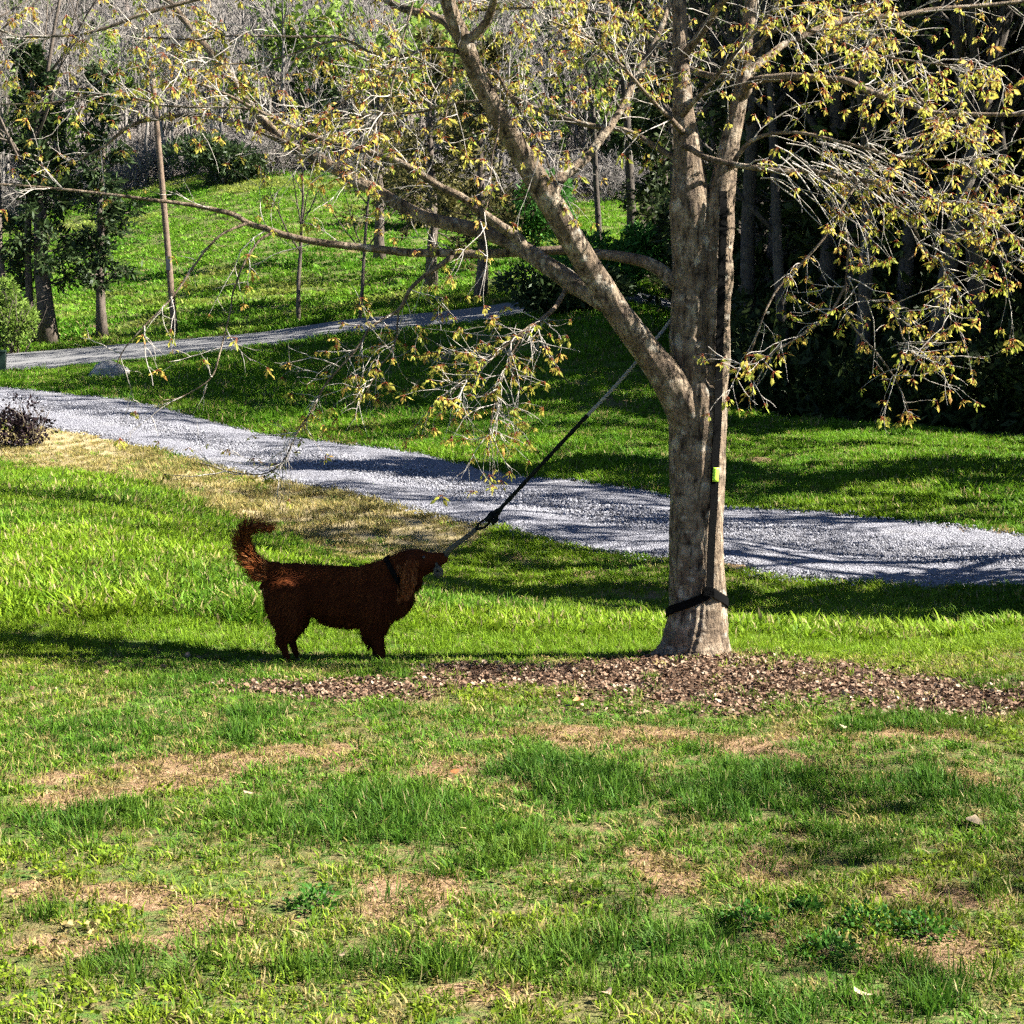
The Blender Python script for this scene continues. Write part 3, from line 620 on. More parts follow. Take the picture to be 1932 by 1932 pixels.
limb('E', [(1035, 378, 7.62, 38), (1060, 337, 7.7, 27), (1100, 300, 7.8, 21), (1140, 255, 7.9, 18), (1180, 185, 8.0, 16), (1215, 120, 8.1, 15), (1250, 40, 8.2, 13), (1275, -40, 8.3, 11), (1310, -180, 8.4, 6)], 'branch', 10, 5, 8, .05, 1.2)
limb('A2', [(860, 480, 8.4, 16), (800, 520, 8.35, 12), (769, 555, 8.3, 11), (750, 586, 8.3, 10), (699, 617, 8.25, 8), (671, 660, 8.2, 7), (615, 724, 8.2, 6), (595, 765, 8.15, 5), (560, 816, 8.1, 5), (533, 871, 8.1, 4), (492, 895, 8.1, 4), (427, 888, 8.1, 3), (370, 870, 8.1, 2.5)], 'branch', 7, 4, 9, .05, 1.0, 'thin drooping branch hanging in front of the driveway')
limb('A2b', [(752, 584, 8.3, 7), (748, 633, 8.25, 5), (738, 664, 8.2, 4.5), (718, 691, 8.2, 4), (690, 740, 8.15, 3)], 'branch', 6, 4, 10, .05, 1.4)
limb('A3', [(520, 436, 8.3, 9), (489, 455, 8.25, 7), (461, 496, 8.2, 6), (441, 547, 8.2, 5.5), (434, 587, 8.2, 5), (417, 656, 8.2, 5), (400, 710, 8.15, 4), (345, 748, 8.15, 3.5), (308, 755, 8.1, 3)], 'branch', 6, 4, 11, .05, .35)
limb('A4', [(470, 420, 8.3, 10), (430, 436, 8.25, 8), (403, 455, 8.2, 7), (376, 489, 8.2, 6.5), (325, 561, 8.15, 6), (273, 615, 8.1, 5), (236, 656, 8.1, 4), (219, 690, 8.1, 3)], 'branch', 6, 4, 12, .05, .45)
limb('I', [(1078, 530, 8.03, 18), (1064, 556, 8.0, 15), (1034, 592, 7.88, 13), (988, 625, 7.75, 12), (941, 664, 7.7, 9), (902, 699, 7.65, 7), (860, 735, 7.6, 5), (830, 775, 7.6, 4)], 'branch', 7, 4, 13, .05, 2.0, 'drooping leafy branch hanging below the leaning limb')
limb('I2', [(988, 625, 7.75, 8), (965, 670, 7.7, 6), (945, 720, 7.65, 5), (930, 775, 7.6, 4), (922, 820, 7.6, 3)], 'branch', 6, 4, 14, .05, 2.4)
limb('F', [(1395, 185, 8.1, 32), (1412, 160, 8.05, 27), (1432, 150, 8.0, 24), (1472, 143, 7.95, 22), (1530, 146, 7.9, 20), (1590, 153, 7.85, 18), (1665, 180, 7.8, 16), (1753, 211, 7.75, 14), (1819, 215, 7.7, 13), (1932, 215, 7.65, 11), (2060, 205, 7.6, 8)], 'branch', 10, 5, 15, .05, .8, 'pale sunlit branch arching to the right edge')
limb('G', [(1398, 165, 8.15, 28), (1446, 105, 8.3, 22), (1498, 75, 8.4, 19), (1591, 38, 8.5, 17), (1687, 30, 8.6, 15), (1775, 17, 8.65, 13), (1932, 2, 8.7, 11), (2060, -20, 8.8, 8)], 'branch', 10, 5, 16, .05, .9)
limb('Hh', [(1290, 275, 8.05, 20), (1318, 290, 7.98, 17), (1358, 303, 7.9, 16), (1446, 320, 7.8, 15), (1534, 325, 7.75, 14), (1613, 340, 7.7, 14), (1657, 345, 7.65, 12), (1700, 369, 7.6, 11), (1797, 391, 7.55, 10), (1859, 413, 7.5, 9), (1932, 457, 7.45, 8), (2040, 520, 7.4, 5)], 'branch', 8, 5, 17, .05, 1.5, 'bushy twiggy branch crossing the trunk to the right')
limb('H2', [(1620, 340, 7.7, 12), (1591, 387, 7.65, 10), (1586, 413, 7.62, 10), (1602, 461, 7.6, 8), (1595, 540, 7.58, 7), (1604, 606, 7.55, 5.5), (1657, 668, 7.5, 5), (1692, 721, 7.5, 4), (1714, 773, 7.5, 3)], 'branch', 7, 4, 18, .05, .7)
limb('H3', [(1588, 405, 7.62, 9), (1542, 466, 7.58, 7), (1481, 527, 7.55, 6.5), (1446, 584, 7.52, 6), (1410, 681, 7.5, 4)], 'branch', 6, 4, 19, .05, .7)
limb('H4', [(1595, 540, 7.58, 8), (1560, 598, 7.55, 6), (1490, 646, 7.5, 5), (1428, 685, 7.48, 3.5)], 'branch', 6, 4, 20, .05, .9)
limb('H5', [(1598, 548, 7.58, 6), (1665, 576, 7.5, 5), (1692, 602, 7.48, 4.5), (1709, 650, 7.45, 4), (1740, 690, 7.42, 3)], 'branch', 6, 4, 21, .05, 1.6)
limb('H6', [(1665, 350, 7.65, 8), (1722, 422, 7.55, 6), (1797, 444, 7.5, 5.5), (1885, 483, 7.45, 5), (1960, 540, 7.4, 4)], 'branch', 6, 4, 22, .05, 1.5)
limb('H6b', [(1722, 422, 7.55, 6), (1745, 470, 7.5, 5), (1790, 520, 7.5, 4), (1795, 600, 7.45, 3), (1780, 660, 7.45, 2.5)], 'branch', 6, 4, 23, .05, 1.6)
limb('H7', [(1815, 215, 7.7, 9), (1841, 277, 7.65, 7), (1876, 334, 7.6, 6), (1932, 356, 7.55, 5), (2010, 380, 7.5, 4)], 'branch', 6, 4, 24, .05, .9)
limb('K1', [(1620, -60, 8.4, 12), (1639, 0, 8.3, 10), (1665, 57, 8.2, 8), (1692, 119, 8.1, 7), (1736, 185, 8.0, 6), (1780, 240, 7.9, 4)], 'branch', 6, 4, 25, .05, 1.2)
limb('J', [(893, 105, 7.35, 18), (850, 94, 7.32, 13), (808, 94, 7.3, 11), (750, 106, 7.25, 10), (700, 98, 7.22, 9), (636, 70, 7.2, 8), (560, 70, 7.15, 7), (444, 67, 7.1, 6), (376, 75, 7.05, 5), (273, 70, 7.0, 4)], 'branch', 8, 4, 26, .05, 1.1, 'pale level branch leaving the leaning limb near the top')
limb('J2', [(748, 105, 7.25, 7), (722, 137, 7.2, 6), (690, 165, 7.2, 5), (644, 195, 7.15, 4), (600, 230, 7.1, 3)], 'branch', 6, 4, 27, .05, 1.6)
limb('J3', [(650, 74, 7.2, 7), (595, 85, 7.15, 6), (547, 103, 7.1, 5.5), (478, 118, 7.1, 5), (403, 120, 7.05, 4.5), (345, 109, 7.0, 4), (311, 92, 7.0, 3)], 'branch', 6, 4, 28, .05, 1.5)
limb('J4', [(942, 212, 7.42, 8), (940, 250, 7.35, 5), (929, 293, 7.3, 5), (921, 379, 7.3, 4), (905, 415, 7.3, 3)], 'branch', 6, 4, 29, .05, .5)
limb('J5', [(790, -60, 7.1, 8), (781, 0, 7.1, 7), (757, 86, 7.1, 6), (746, 133, 7.1, 5.5), (730, 195, 7.1, 5), (699, 262, 7.1, 4.5), (687, 312, 7.1, 4), (699, 350, 7.1, 3)], 'branch', 6, 4, 30, .05, .9)
limb('J6', [(862, 93, 7.3, 6), (857, 110, 7.28, 5), (851, 156, 7.25, 4.5), (836, 258, 7.2, 3.5)], 'branch', 6, 4, 31, .05, .6)
limb('K2', [(905, 135, 7.4, 16), (935, 135, 7.45, 10), (960, 176, 7.45, 9), (988, 219, 7.5, 8), (1023, 280, 7.5, 6), (1040, 330, 7.5, 4)], 'branch', 6, 4, 32, .05, .9)
limb('Mm', [(1290, 315, 8.15, 26), (1268, 296, 8.2, 20), (1230, 273, 8.25, 18), (1191, 250, 8.3, 16), (1113, 236, 8.4, 14), (1035, 214, 8.5, 12), (980, 188, 8.6, 10), (900, 150, 8.7, 8), (820, 130, 8.8, 6), (720, 128, 8.9, 4)], 'branch', 8, 4, 33, .05, 1.4)
limb('N', [(930, 205, 7.5, 12), (902, 191, 7.55, 9), (839, 199, 7.6, 8), (785, 213, 7.65, 7), (703, 215, 7.7, 6), (620, 235, 7.75, 4)], 'branch', 6, 4, 34, .05, 1.2)
limb('O', [(470, -30, 8.3, 12), (342, 7, 8.3, 11), (260, 31, 8.3, 10), (219, 48, 8.3, 9), (150, 65, 8.3, 8.5), (85, 69, 8.3, 8), (34, 67, 8.3, 7), (0, 58, 8.3, 6.5), (-90, 30, 8.3, 4)], 'branch', 7, 4, 35, .05, .9)
limb('Q', [(575, 250, 8.1, 9), (478, 207, 8.15, 7), (400, 203, 8.2, 6.5), (308, 200, 8.2, 6), (260, 186, 8.2, 6), (191, 178, 8.2, 5.5), (103, 194, 8.2, 5), (0, 196, 8.2, 4), (-80, 190, 8.2, 3)], 'branch', 6, 4, 36, .05, .8)
limb('S1', [(1285, 130, 8.2, 20), (1240, 80, 8.3, 14), (1180, 40, 8.4, 12), (1100, 20, 8.5, 10), (1000, 15, 8.6, 8), (900, 20, 8.7, 6)], 'branch', 7, 4, 37, .05, 1.5)
limb('S2', [(1285, 220, 8.1, 20), (1330, 170, 7.9, 13), (1380, 110, 7.7, 10), (1440, 40, 7.5, 8), (1500, -40, 7.4, 6)], 'branch', 7, 4, 38, .05, 1.6)
limb('S3', [(1290, 250, 8.05, 18), (1240, 200, 7.8, 12), (1180, 130, 7.6, 9), (1110, 70, 7.4, 7), (1040, 40, 7.3, 5)], 'branch', 7, 4, 39, .05, 1.7)
limb('S4', [(1400, 120, 8.1, 18), (1460, 60, 7.9, 12), (1540, 60, 7.7, 9), (1640, 100, 7.5, 7), (1760, 120, 7.3, 5), (1880, 130, 7.2, 4)], 'branch', 7, 4, 40, .05, 1.6)
limb('S5', [(1375, 320, 8.05, 16), (1420, 265, 7.95, 12), (1500, 250, 7.85, 10), (1600, 270, 7.75, 8), (1720, 300, 7.65, 6), (1850, 300, 7.6, 4)], 'branch', 7, 4, 41, .05, 1.3)
# the crown above and behind: branches on the upper stems
rc = np.random.default_rng(77)
for q in range(16):
    key = ('stemL', 'stemR', 'L')[q % 3]; s, _ = BR[key]; a = s[int(len(s) * rc.uniform(.62, .95))]
    az = rc.uniform(0, 6.283); L = rc.uniform(1.0, 2.0); n = 7; t = np.linspace(0, 1, n)
    pts = a[:3] + np.outer(t * L, [math.cos(az), math.sin(az), .55]) + np.outer(t ** 2 * L * .25, [0, 0, rc.uniform(-.5, .6)]) + np.cumsum(rc.normal(0, .035, (n, 3)), 0) * (t > 0)[:, None]
    s2 = smooth_path(np.concatenate([pts, (a[3] * .5 * (1 - t) ** .8 + .003)[:, None]], 1), 3)
    V, Fs = tube(s2[:, :3], s2[:, 3], 6); child(mobj('branch', V, Fs, M['bark'])); BR['U%d' % q] = (s2, 1.0)

TW = Acc(); CLU = []   # twigs, leaf bunch positions
def twig(rng, p, d, L, r, lev, droop):
    n = 6 if lev == 0 else 4; t = np.arange(1, n + 1) / n; pts = [p]; dd = d.copy()
    for k in range(n):
        dd = nrm(dd + rng.normal(0, .16, 3) + np.array([0, 0, droop * .10])); pts.append(pts[-1] + dd * L / n)
    pts = np.array(pts); rad = r * (1 - .7 * np.linspace(0, 1, n + 1)); V, Fs = tube(pts, rad, 4 if lev == 0 else 3, False); TW.add(V, Fs)
    return pts
def dress(key, s, dens):
    rng = np.random.default_rng(sum(ord(c) for c in key) * 13 + 5)
    seg = np.linalg.norm(np.diff(s[:, :3], axis=0), axis=1); cum = np.concatenate([[0], np.cumsum(seg)]); Ltot = cum[-1]
    lo = .55 if key in ('stemL', 'stemR') else (.3 if key == 'L' else (.22 if s[0, 3] > .02 else .12))
    nt = int(Ltot * (1 - lo) * 16 * dens)
    for _ in range(nt):
        q = (lo + (1 - lo) * rng.uniform() ** .85) * Ltot; k = min(np.searchsorted(cum, q), len(s) - 1); a = s[k]; T = nrm(s[k, :3] - s[k - 1, :3])
        side = rand_dirs(rng, 1)[0]; side = nrm(side - T * np.dot(side, T) + np.array([0, 0, .25])); an = rng.uniform(.5, 1.1)
        d = nrm(T * math.cos(an) + side * math.sin(an)); droop = rng.choice([-1.6, -.8, .2, .9]); L = rng.uniform(.16, .62) * (.7 if a[3] < .01 else 1)
        pts = twig(rng, a[:3], d, L, rng.uniform(.0022, .004), 0, droop)
        for e in range(rng.integers(2, 5)):
            i = rng.integers(1, len(pts) - 1); dr = nrm(pts[i] - pts[i - 1]); sd = rand_dirs(rng, 1)[0]; d2 = nrm(dr * .8 + sd * .8)
            p2 = twig(rng, pts[i], d2, rng.uniform(.06, .24), rng.uniform(.0018, .0028), 1, droop)
            if rng.uniform() < .72: CLU.append((p2[-1], rng.uniform(.5, 1.2)))
            if rng.uniform() < .25: CLU.append((p2[2], rng.uniform(.55, .95)))
        CLU.append((pts[-1], rng.uniform(.6, 1.2)))
    CLU.append((s[-1, :3], 1.1))
for key, (s, dens) in list(BR.items()): dress(key, s, dens)
# bare arching twiglets in the tangle right of the trunk
rq = np.random.default_rng(31)
for q in range(46):
    p = P(rq.uniform(1420, 1640), rq.uniform(265, 345), rq.uniform(7.55, 7.95)); L = rq.uniform(.3, .75); d = nrm([rq.uniform(.4, 1), rq.normal(0, .25), rq.uniform(-.6, .1)])
    pts = twig(rq, p, d, L, rq.uniform(.003, .0042), 0, -2.0 + rq.uniform(0, 1.2))
    if rq.uniform() < .8: CLU.append((pts[-1], rq.uniform(.7, 1.1)))
    if rq.uniform() < .5: CLU.append((pts[3], rq.uniform(.6, .9)))
tw = child(TW.obj('twig', M['twig_bark'])); tw['kind'] = 'stuff'; tw['label'] = 'mass of thin pale twigs'
def to_px(p):
    d = np.asarray(p) - [0, 0, CAMZ]; dz = d[1] * cP - d[2] * sP; up = d[1] * sP + d[2] * cP
    return 966 + F * d[0] / dz, 966 - F * up / dz
rk = np.random.default_rng(55); vis = []; rest = Acc(); seen = []
for p, s in CLU:
    x, y = to_px(p)
    # leaves thin out on the bare lower-left boughs, as in the place
    if x < 560 and y > 330 and rk.uniform() < .6: continue
    if x < 620 and y < 330 and rk.uniform() < .08: continue
    if y < -60 or x < -60 or x > 1992:
        if rk.uniform() < .65: continue
    if rk.uniform() < .10: continue
    (vis if (0 < x < 1932 and 0 < y < 1100) else seen).append((p, s, x, y))
vis.sort(key=lambda c: -c[1] / c[0][1])
for n, (p, s, x, y) in enumerate(vis + seen):
    k = int(rk.integers(0, len(BUNCH))); a = rk.uniform(0, 6.283)
    if n < 300 and n < len(vis):
        o = child(bpy.data.objects.new('leaf_cluster', BUNCH_ME[k])); sc.collection.objects.link(o)
        o.location = p; o.rotation_euler = (rk.normal(0, .25), rk.normal(0, .25), a); o.scale = (s, s, s)
    else:
        V, Fs, A = BUNCH[k].get(); rest.add(rotz(V * s, a) + p, Fs, **A)
lf = child(rest.obj('foliage', M['maple_leaf'])); lf['kind'] = 'stuff'; lf['label'] = 'yellow-green young leaves with orange tints'
print('clusters', len(vis), len(seen))

# ------------------------------------------------------------------ strap on the trunk
def ribbon(pts, nrmls, w, th):
    """flat band: centre line pts, outward normals, width along the side direction"""
    pts = np.asarray(pts, float); N = nrm(nrmls); T = nrm(np.gradient(pts, axis=0)); S = nrm(np.cross(N, T)); n = len(pts)
    V = np.concatenate([pts + S * w / 2 - N * th / 2, pts + S * w / 2 + N * th / 2, pts - S * w / 2 + N * th / 2, pts - S * w / 2 - N * th / 2])
    k = np.arange(n - 1); Fq = np.concatenate([np.stack([a * n + k, a * n + k + 1, b * n + k + 1, b * n + k], 1) for a, b in ((0, 1), (1, 2), (2, 3), (3, 0))])
    return V, [Fq, np.array([[0, n, 2 * n, 3 * n], [n - 1, 4 * n - 1, 3 * n - 1, 2 * n - 1]])]
strap = empty('tree_strap', P(1316, 1130, 8.1)); tag(strap, 'black webbing strap looped round the trunk base with a lime green tag', 'strap')
S0 = Vector(strap.location)
def schild(o): o.parent = strap; o.matrix_parent_inverse = Matrix.Translation(-S0); return o
def trunk_at(z):
    i = np.argmin(abs(TR[:, 2] - z)); return TR[i]
ang = np.linspace(0, 2 * math.pi, 61); pts = []; ns = []
for a in ang:   # a = 0 faces the camera
    dirv = np.array([math.sin(a), -math.cos(a), 0]); fr = (a + math.pi) % (2 * math.pi) - math.pi   # -pi..pi, 0 front
    ap = .38; yrow = 1108 + 40 * (min(abs(fr - ap), 2.2) / 1.6) ** .8
    z = P(1316, yrow, 8.1)[2]; t = trunk_at(z); pts.append(np.array([t[0], t[1], z]) + dirv * (t[3] * 1.055 + .004)); ns.append(dirv)
V, Fs = ribbon(pts, ns, .045, .006); schild(mobj('loop', V, Fs, M['black_webbing'], smooth=False))
def front(x, y):   # point on the front of trunk or stem at a photo position
    p = P(x, y, 8.0); t = trunk_at(p[2])
    if y > 730: dx = np.clip((p[0] - t[0]) / t[3], -.95, .95); return np.array([p[0], t[1] - t[3] * math.sqrt(1 - dx * dx) * 1.05 - .012, p[2]])
    s = BR['stemR'][0]; i = np.argmin(abs(s[:, 2] - p[2])); dx = np.clip((p[0] - s[i, 0]) / s[i, 3], -.9, .9); return np.array([p[0], s[i, 1] - s[i, 3] * math.sqrt(1 - dx * dx) * 1.05 - .012, p[2]])
L = [front(x, y) for x, y in ((1336, 1112), (1338, 1060), (1341, 1000), (1345, 940), (1347, 880), (1350, 830), (1353, 780), (1355, 720), (1357, 640), (1359, 560), (1361, 480), (1364, 410), (1364, 360))]
sp = smooth_path(L, 4); V, Fs = ribbon(sp, np.tile([.25, -1, 0], (len(sp), 1)), .042, .006); schild(mobj('webbing', V, Fs, M['black_webbing'], smooth=False))
sp2 = smooth_path([front(1347, 907) + [0, -.008, 0], front(1348, 893) + [0, -.008, 0], front(1349, 881) + [0, -.008, 0]], 3); V, Fs = ribbon(sp2, np.tile([.25, -1, 0], (len(sp2), 1)), .034, .006); schild(mobj('tag', V, Fs, M['green_tag']))
kb = Acc(); kc = np.array(pts[4]); Vb, Fb = box(0, 0, 0, .06, .02, .05, .8); kb.add(Vb + front(1334, 1112) + [0, -.006, 0], Fb); schild(kb.obj('buckle', M['black_webbing'], smooth=False))

# ------------------------------------------------------------------ bungee line and tug toy
def twisted(path, r, nst, pitch, k=5, phase=0):
    """a laid rope of nst strands along a path (n,3)"""
    ac = Acc(); path = np.asarray(path); seg = np.linalg.norm(np.diff(path, axis=0), axis=1); cum = np.concatenate([[0], np.cumsum(seg)]); m = max(8, int(cum[-1] / pitch * 10)); s = np.linspace(0, cum[-1], m)
    c = np.stack([np.interp(s, cum, path[:, q]) for q in range(3)], 1); T = nrm(np.gradient(c, axis=0)); U = nrm(np.cross(T, [0, 1, .01])); Wv = np.cross(T, U)
    for q in range(nst):
        a = s / pitch * 2 * math.pi + q * 2 * math.pi / nst + phase; V, Fs = tube(c + (U * np.cos(a)[:, None] + Wv * np.sin(a)[:, None]) * r * .55, r * .62, k); ac.add(V, Fs)
    return ac
att = P(1276, 592, 8.16); mid = P(1105, 787, 8.19); kn = P(930, 975, 8.24); mouth = P(843, 1041, 8.27)
cord = empty('bungee_cord', att); tag(cord, 'taut cord slanting down from the tree to the dog\'s rope toy', 'cord'); C0 = Vector(att)
def cchild(o): o.parent = cord; o.matrix_parent_inverse = Matrix.Translation(-C0); return o
cchild(twisted(np.array([att + (mid - att) * q + [0, 0, -.035 * 4 * q * (1 - q) * .5] for q in np.linspace(0, 1, 9)]), .0095, 3, .09).obj('pale_rope', M['rope_pale']))
V, Fs = tube(np.linspace(mid + (mid - kn) * .02, kn, 24), .0115 + .0015 * np.sin(np.arange(24) * 2.1), 8); cchild(mobj('dark_sleeve', V, Fs, M['cord_dark']))
ac = Acc()
for q, (dx, dz, r) in enumerate([(0, 0, .026), (.02, .022, .019), (-.02, -.004, .02), (.012, -.025, .015), (.03, .03, .014)]):
    th = np.linspace(0, 6.283, 17)[:-1]; c = kn + [dx, 0, dz]; ring = np.stack([c[0] + r * .8 * np.cos(th), c[1] + r * np.sin(th) * (.6 + .2 * q % 2), c[2] + r * .8 * np.sin(th + .6 * q)], 1); V, Fs = tube(np.concatenate([ring, ring[:2]]), .011, 6); ac.add(V, Fs)
cchild(ac.obj('knot', M['cord_dark']))
toy = empty('rope_toy', mouth); tag(toy, 'braided rope tug toy with a knotted ball held in the dog\'s mouth', 'tug toy'); Y0_ = Vector(mouth)
def tchild(o): o.parent = toy; o.matrix_parent_inverse = Matrix.Translation(-Y0_); return o
tip = mouth + (mouth - kn) * .05; loopm = mouth + (kn - mouth) * .62
tchild(twisted(np.array([tip, loopm]), .014, 3, .07).obj('braid', M['rope_toy']))
side = nrm(np.cross(kn - loopm, [0, 1, 0])) * .018
lp = smooth_path([loopm, loopm + (kn - loopm) * .45 + side, kn, loopm + (kn - loopm) * .45 - side, loopm], 6); V, Fs = tube(lp, .0075, 6); tchild(mobj('loop', V, Fs, M['cord_dark']))
bc = P(827, 1079, 8.24); ac = Acc()
for q in range(9):
    rng = np.random.default_rng(q); ax = rand_dirs(rng, 1)[0]; u1 = nrm(np.cross(ax, [.3, .5, .8])); u2 = np.cross(ax, u1); th = np.linspace(0, 6.283, 21); ring = bc + (np.outer(np.cos(th), u1) + np.outer(np.sin(th), u2)) * np.array([.024, .024, .03]) * rng.uniform(.85, 1.05); V, Fs = tube(ring, .0068, 6); ac.add(V, Fs)
tchild(ac.obj('knotted_ball', M['rope_toy']))
V, Fs = tube(smooth_path([bc + [-.002, 0, .015], P(824, 1066, 8.25), P(822, 1060, 8.265)], 5), .009, 6); tchild(mobj('tail', V, Fs, M['rope_toy']))

# ------------------------------------------------------------------ the dog
DOGY = 8.28; DU = .000837; DZ = -.05
def dgx(px): return (px * .293 + 377.4 - 966) * DOGY / F
def dgz(py): return P(700, 924.5 + .293 * py, DOGY)[2]
def sphere_dirs(nu=14, nv=10):
    V = [(0, 0, 1)] + [(math.sin(a) * math.cos(b), math.sin(a) * math.sin(b), math.cos(a)) for a in np.linspace(0, math.pi, nv)[1:-1] for b in np.arange(nu) * 2 * math.pi / nu] + [(0, 0, -1)]
    Fq = [(1 + i * nu + j, 1 + (i + 1) * nu + j, 1 + (i + 1) * nu + (j + 1) % nu, 1 + i * nu + (j + 1) % nu) for i in range(nv - 3) for j in range(nu)]
    n = len(V); Ft = [(0, 1 + j, 1 + (j + 1) % nu) for j in range(nu)] + [(n - 1, n - 2 - j, n - 2 - (j + 1) % nu) for j in range(nu)]
    return np.array(V), Fq, Ft
SV, SQ, ST = sphere_dirs()
def chain(ac, pts, ys=.75):
    """pts rows: (px, py, lateral m, radius px): swept ellipsoids"""
    p = smooth_path([(a, b, c, d) for a, b, c, d in pts], 6)
    for a, b, c, d in p:
        r = max(d, 6) * DU; ac.add(SV * (r, r * ys, r) + (dgx(a), DOGY + c, dgz(b)), [SQ, ST])
def make_dog():
    ac = Acc()
    chain(ac, [(490, 590, 0, 112), (560, 600, 0, 134), (650, 620, 0, 152), (780, 655, 0, 178), (920, 680, 0, 198), (1050, 685, 0, 202), (1160, 670, 0, 186), (1240, 680, 0, 140)], .72)
    chain(ac, [(1100, 590, 0, 125), (1190, 570, 0, 128), (1270, 525, 0, 112), (1340, 470, 0, 92)], .78)      # neck
    chain(ac, [(1345, 470, 0, 84), (1385, 458, 0, 84), (1420, 460, 0, 74)], .85)                               # skull
    chain(ac, [(1420, 455, 0, 64), (1470, 450, 0, 54), (1530, 444, 0, 47), (1566, 440, 0, 37)], .78)             # muzzle
    chain(ac, [(1400, 520, 0, 52), (1450, 512, 0, 36), (1500, 502, 0, 27), (1535, 496, 0, 20)], .75)             # lower jaw
    chain(ac, [(1290, 600, 0, 95), (1350, 590, 0, 62), (1395, 590, 0, 42)], .7)                                 # throat ruff
    for s in (-1, 1):
        chain(ac, [(1365, 425, s * .062, 30), (1362, 490, s * .092, 46), (1350, 560, s * .108, 54), (1336, 618, s * .108, 40)], .34)     # ear
        dx = 0 if s < 0 else 34
        chain(ac, [(550 + dx * .3, 690, s * .06, 142), (570 + dx * .5, 790, s * .07, 112), (555 + dx, 880, s * .07, 66), (525 + dx, 960, s * .07, 38), (538 + dx, 1020, s * .07, 27), (560 + dx, 1085, s * .07, 26), (585 + dx, 1118, s * .07, 37), (615 + dx, 1124, s * .07, 28)], .62)
        dx = 0 if s < 0 else -46
        chain(ac, [(1120, 740, s * .08, 128), (1125, 830, s * .075, 98), (1125 + dx, 910, s * .07, 62), (1150 + dx, 985, s * .07, 40), (1162 + dx, 1050, s * .07, 30), (1170 + dx, 1100, s * .07, 29), (1195 + dx, 1124, s * .07, 33)], .62)
    chain(ac, [(470, 530, 0, 72), (410, 512, 0, 58), (350, 470, 0, 46), (300, 400, 0, 42), (276, 330, 0, 38), (290, 268, 0, 34), (340, 236, 0, 28), (410, 236, 0, 20), (455, 246, 0, 12)], .7)
    me = ac.mesh('dog_raw', None); tmp = bpy.data.objects.new('dog_raw', me); sc.collection.objects.link(tmp)
    m = tmp.modifiers.new('r', 'REMESH'); m.mode = 'VOXEL'; m.voxel_size = .009
    m = tmp.modifiers.new('s', 'SMOOTH'); m.factor = .5; m.iterations = 5
    dg = bpy.context.evaluated_depsgraph_get(); out = bpy.data.meshes.new_from_object(tmp.evaluated_get(dg)); bpy.data.objects.remove(tmp)
    return out
m_, nt, b = mat('dog_skin', .8, .05); n = noise(nt, 9, 4, .6, objco(nt)); nt.links.new(ramp(nt, n, [(.3, (.036, .009, .0032)), (.7, (.066, .017, .0056))]), b.inputs['Base Color']); M['dog_skin'] = m_
m_, nt, b = mat('dog_fur', .75, .06); a = attr(nt, 'tint'); c = ramp(nt, a.outputs['Fac'], [(0, (.030, .0075, .0026)), (.5, (.080, .021, .0062)), (.85, (.24, .073, .02)), (1, (.42, .175, .065))])
nt.links.new(c, b.inputs['Base Color']); translucent(nt, b, c, .25); M['dog_fur'] = m_
dog_me = make_dog(); dog_me.materials.clear(); dog_me.materials.append(M['dog_skin']); dog_me.polygons.foreach_set('use_smooth', np.ones(len(dog_me.polygons), bool))
dog = link(bpy.data.objects.new('dog', dog_me)); tag(dog, 'long-haired dark red-brown dog standing on the lawn tugging a rope toy', 'dog')
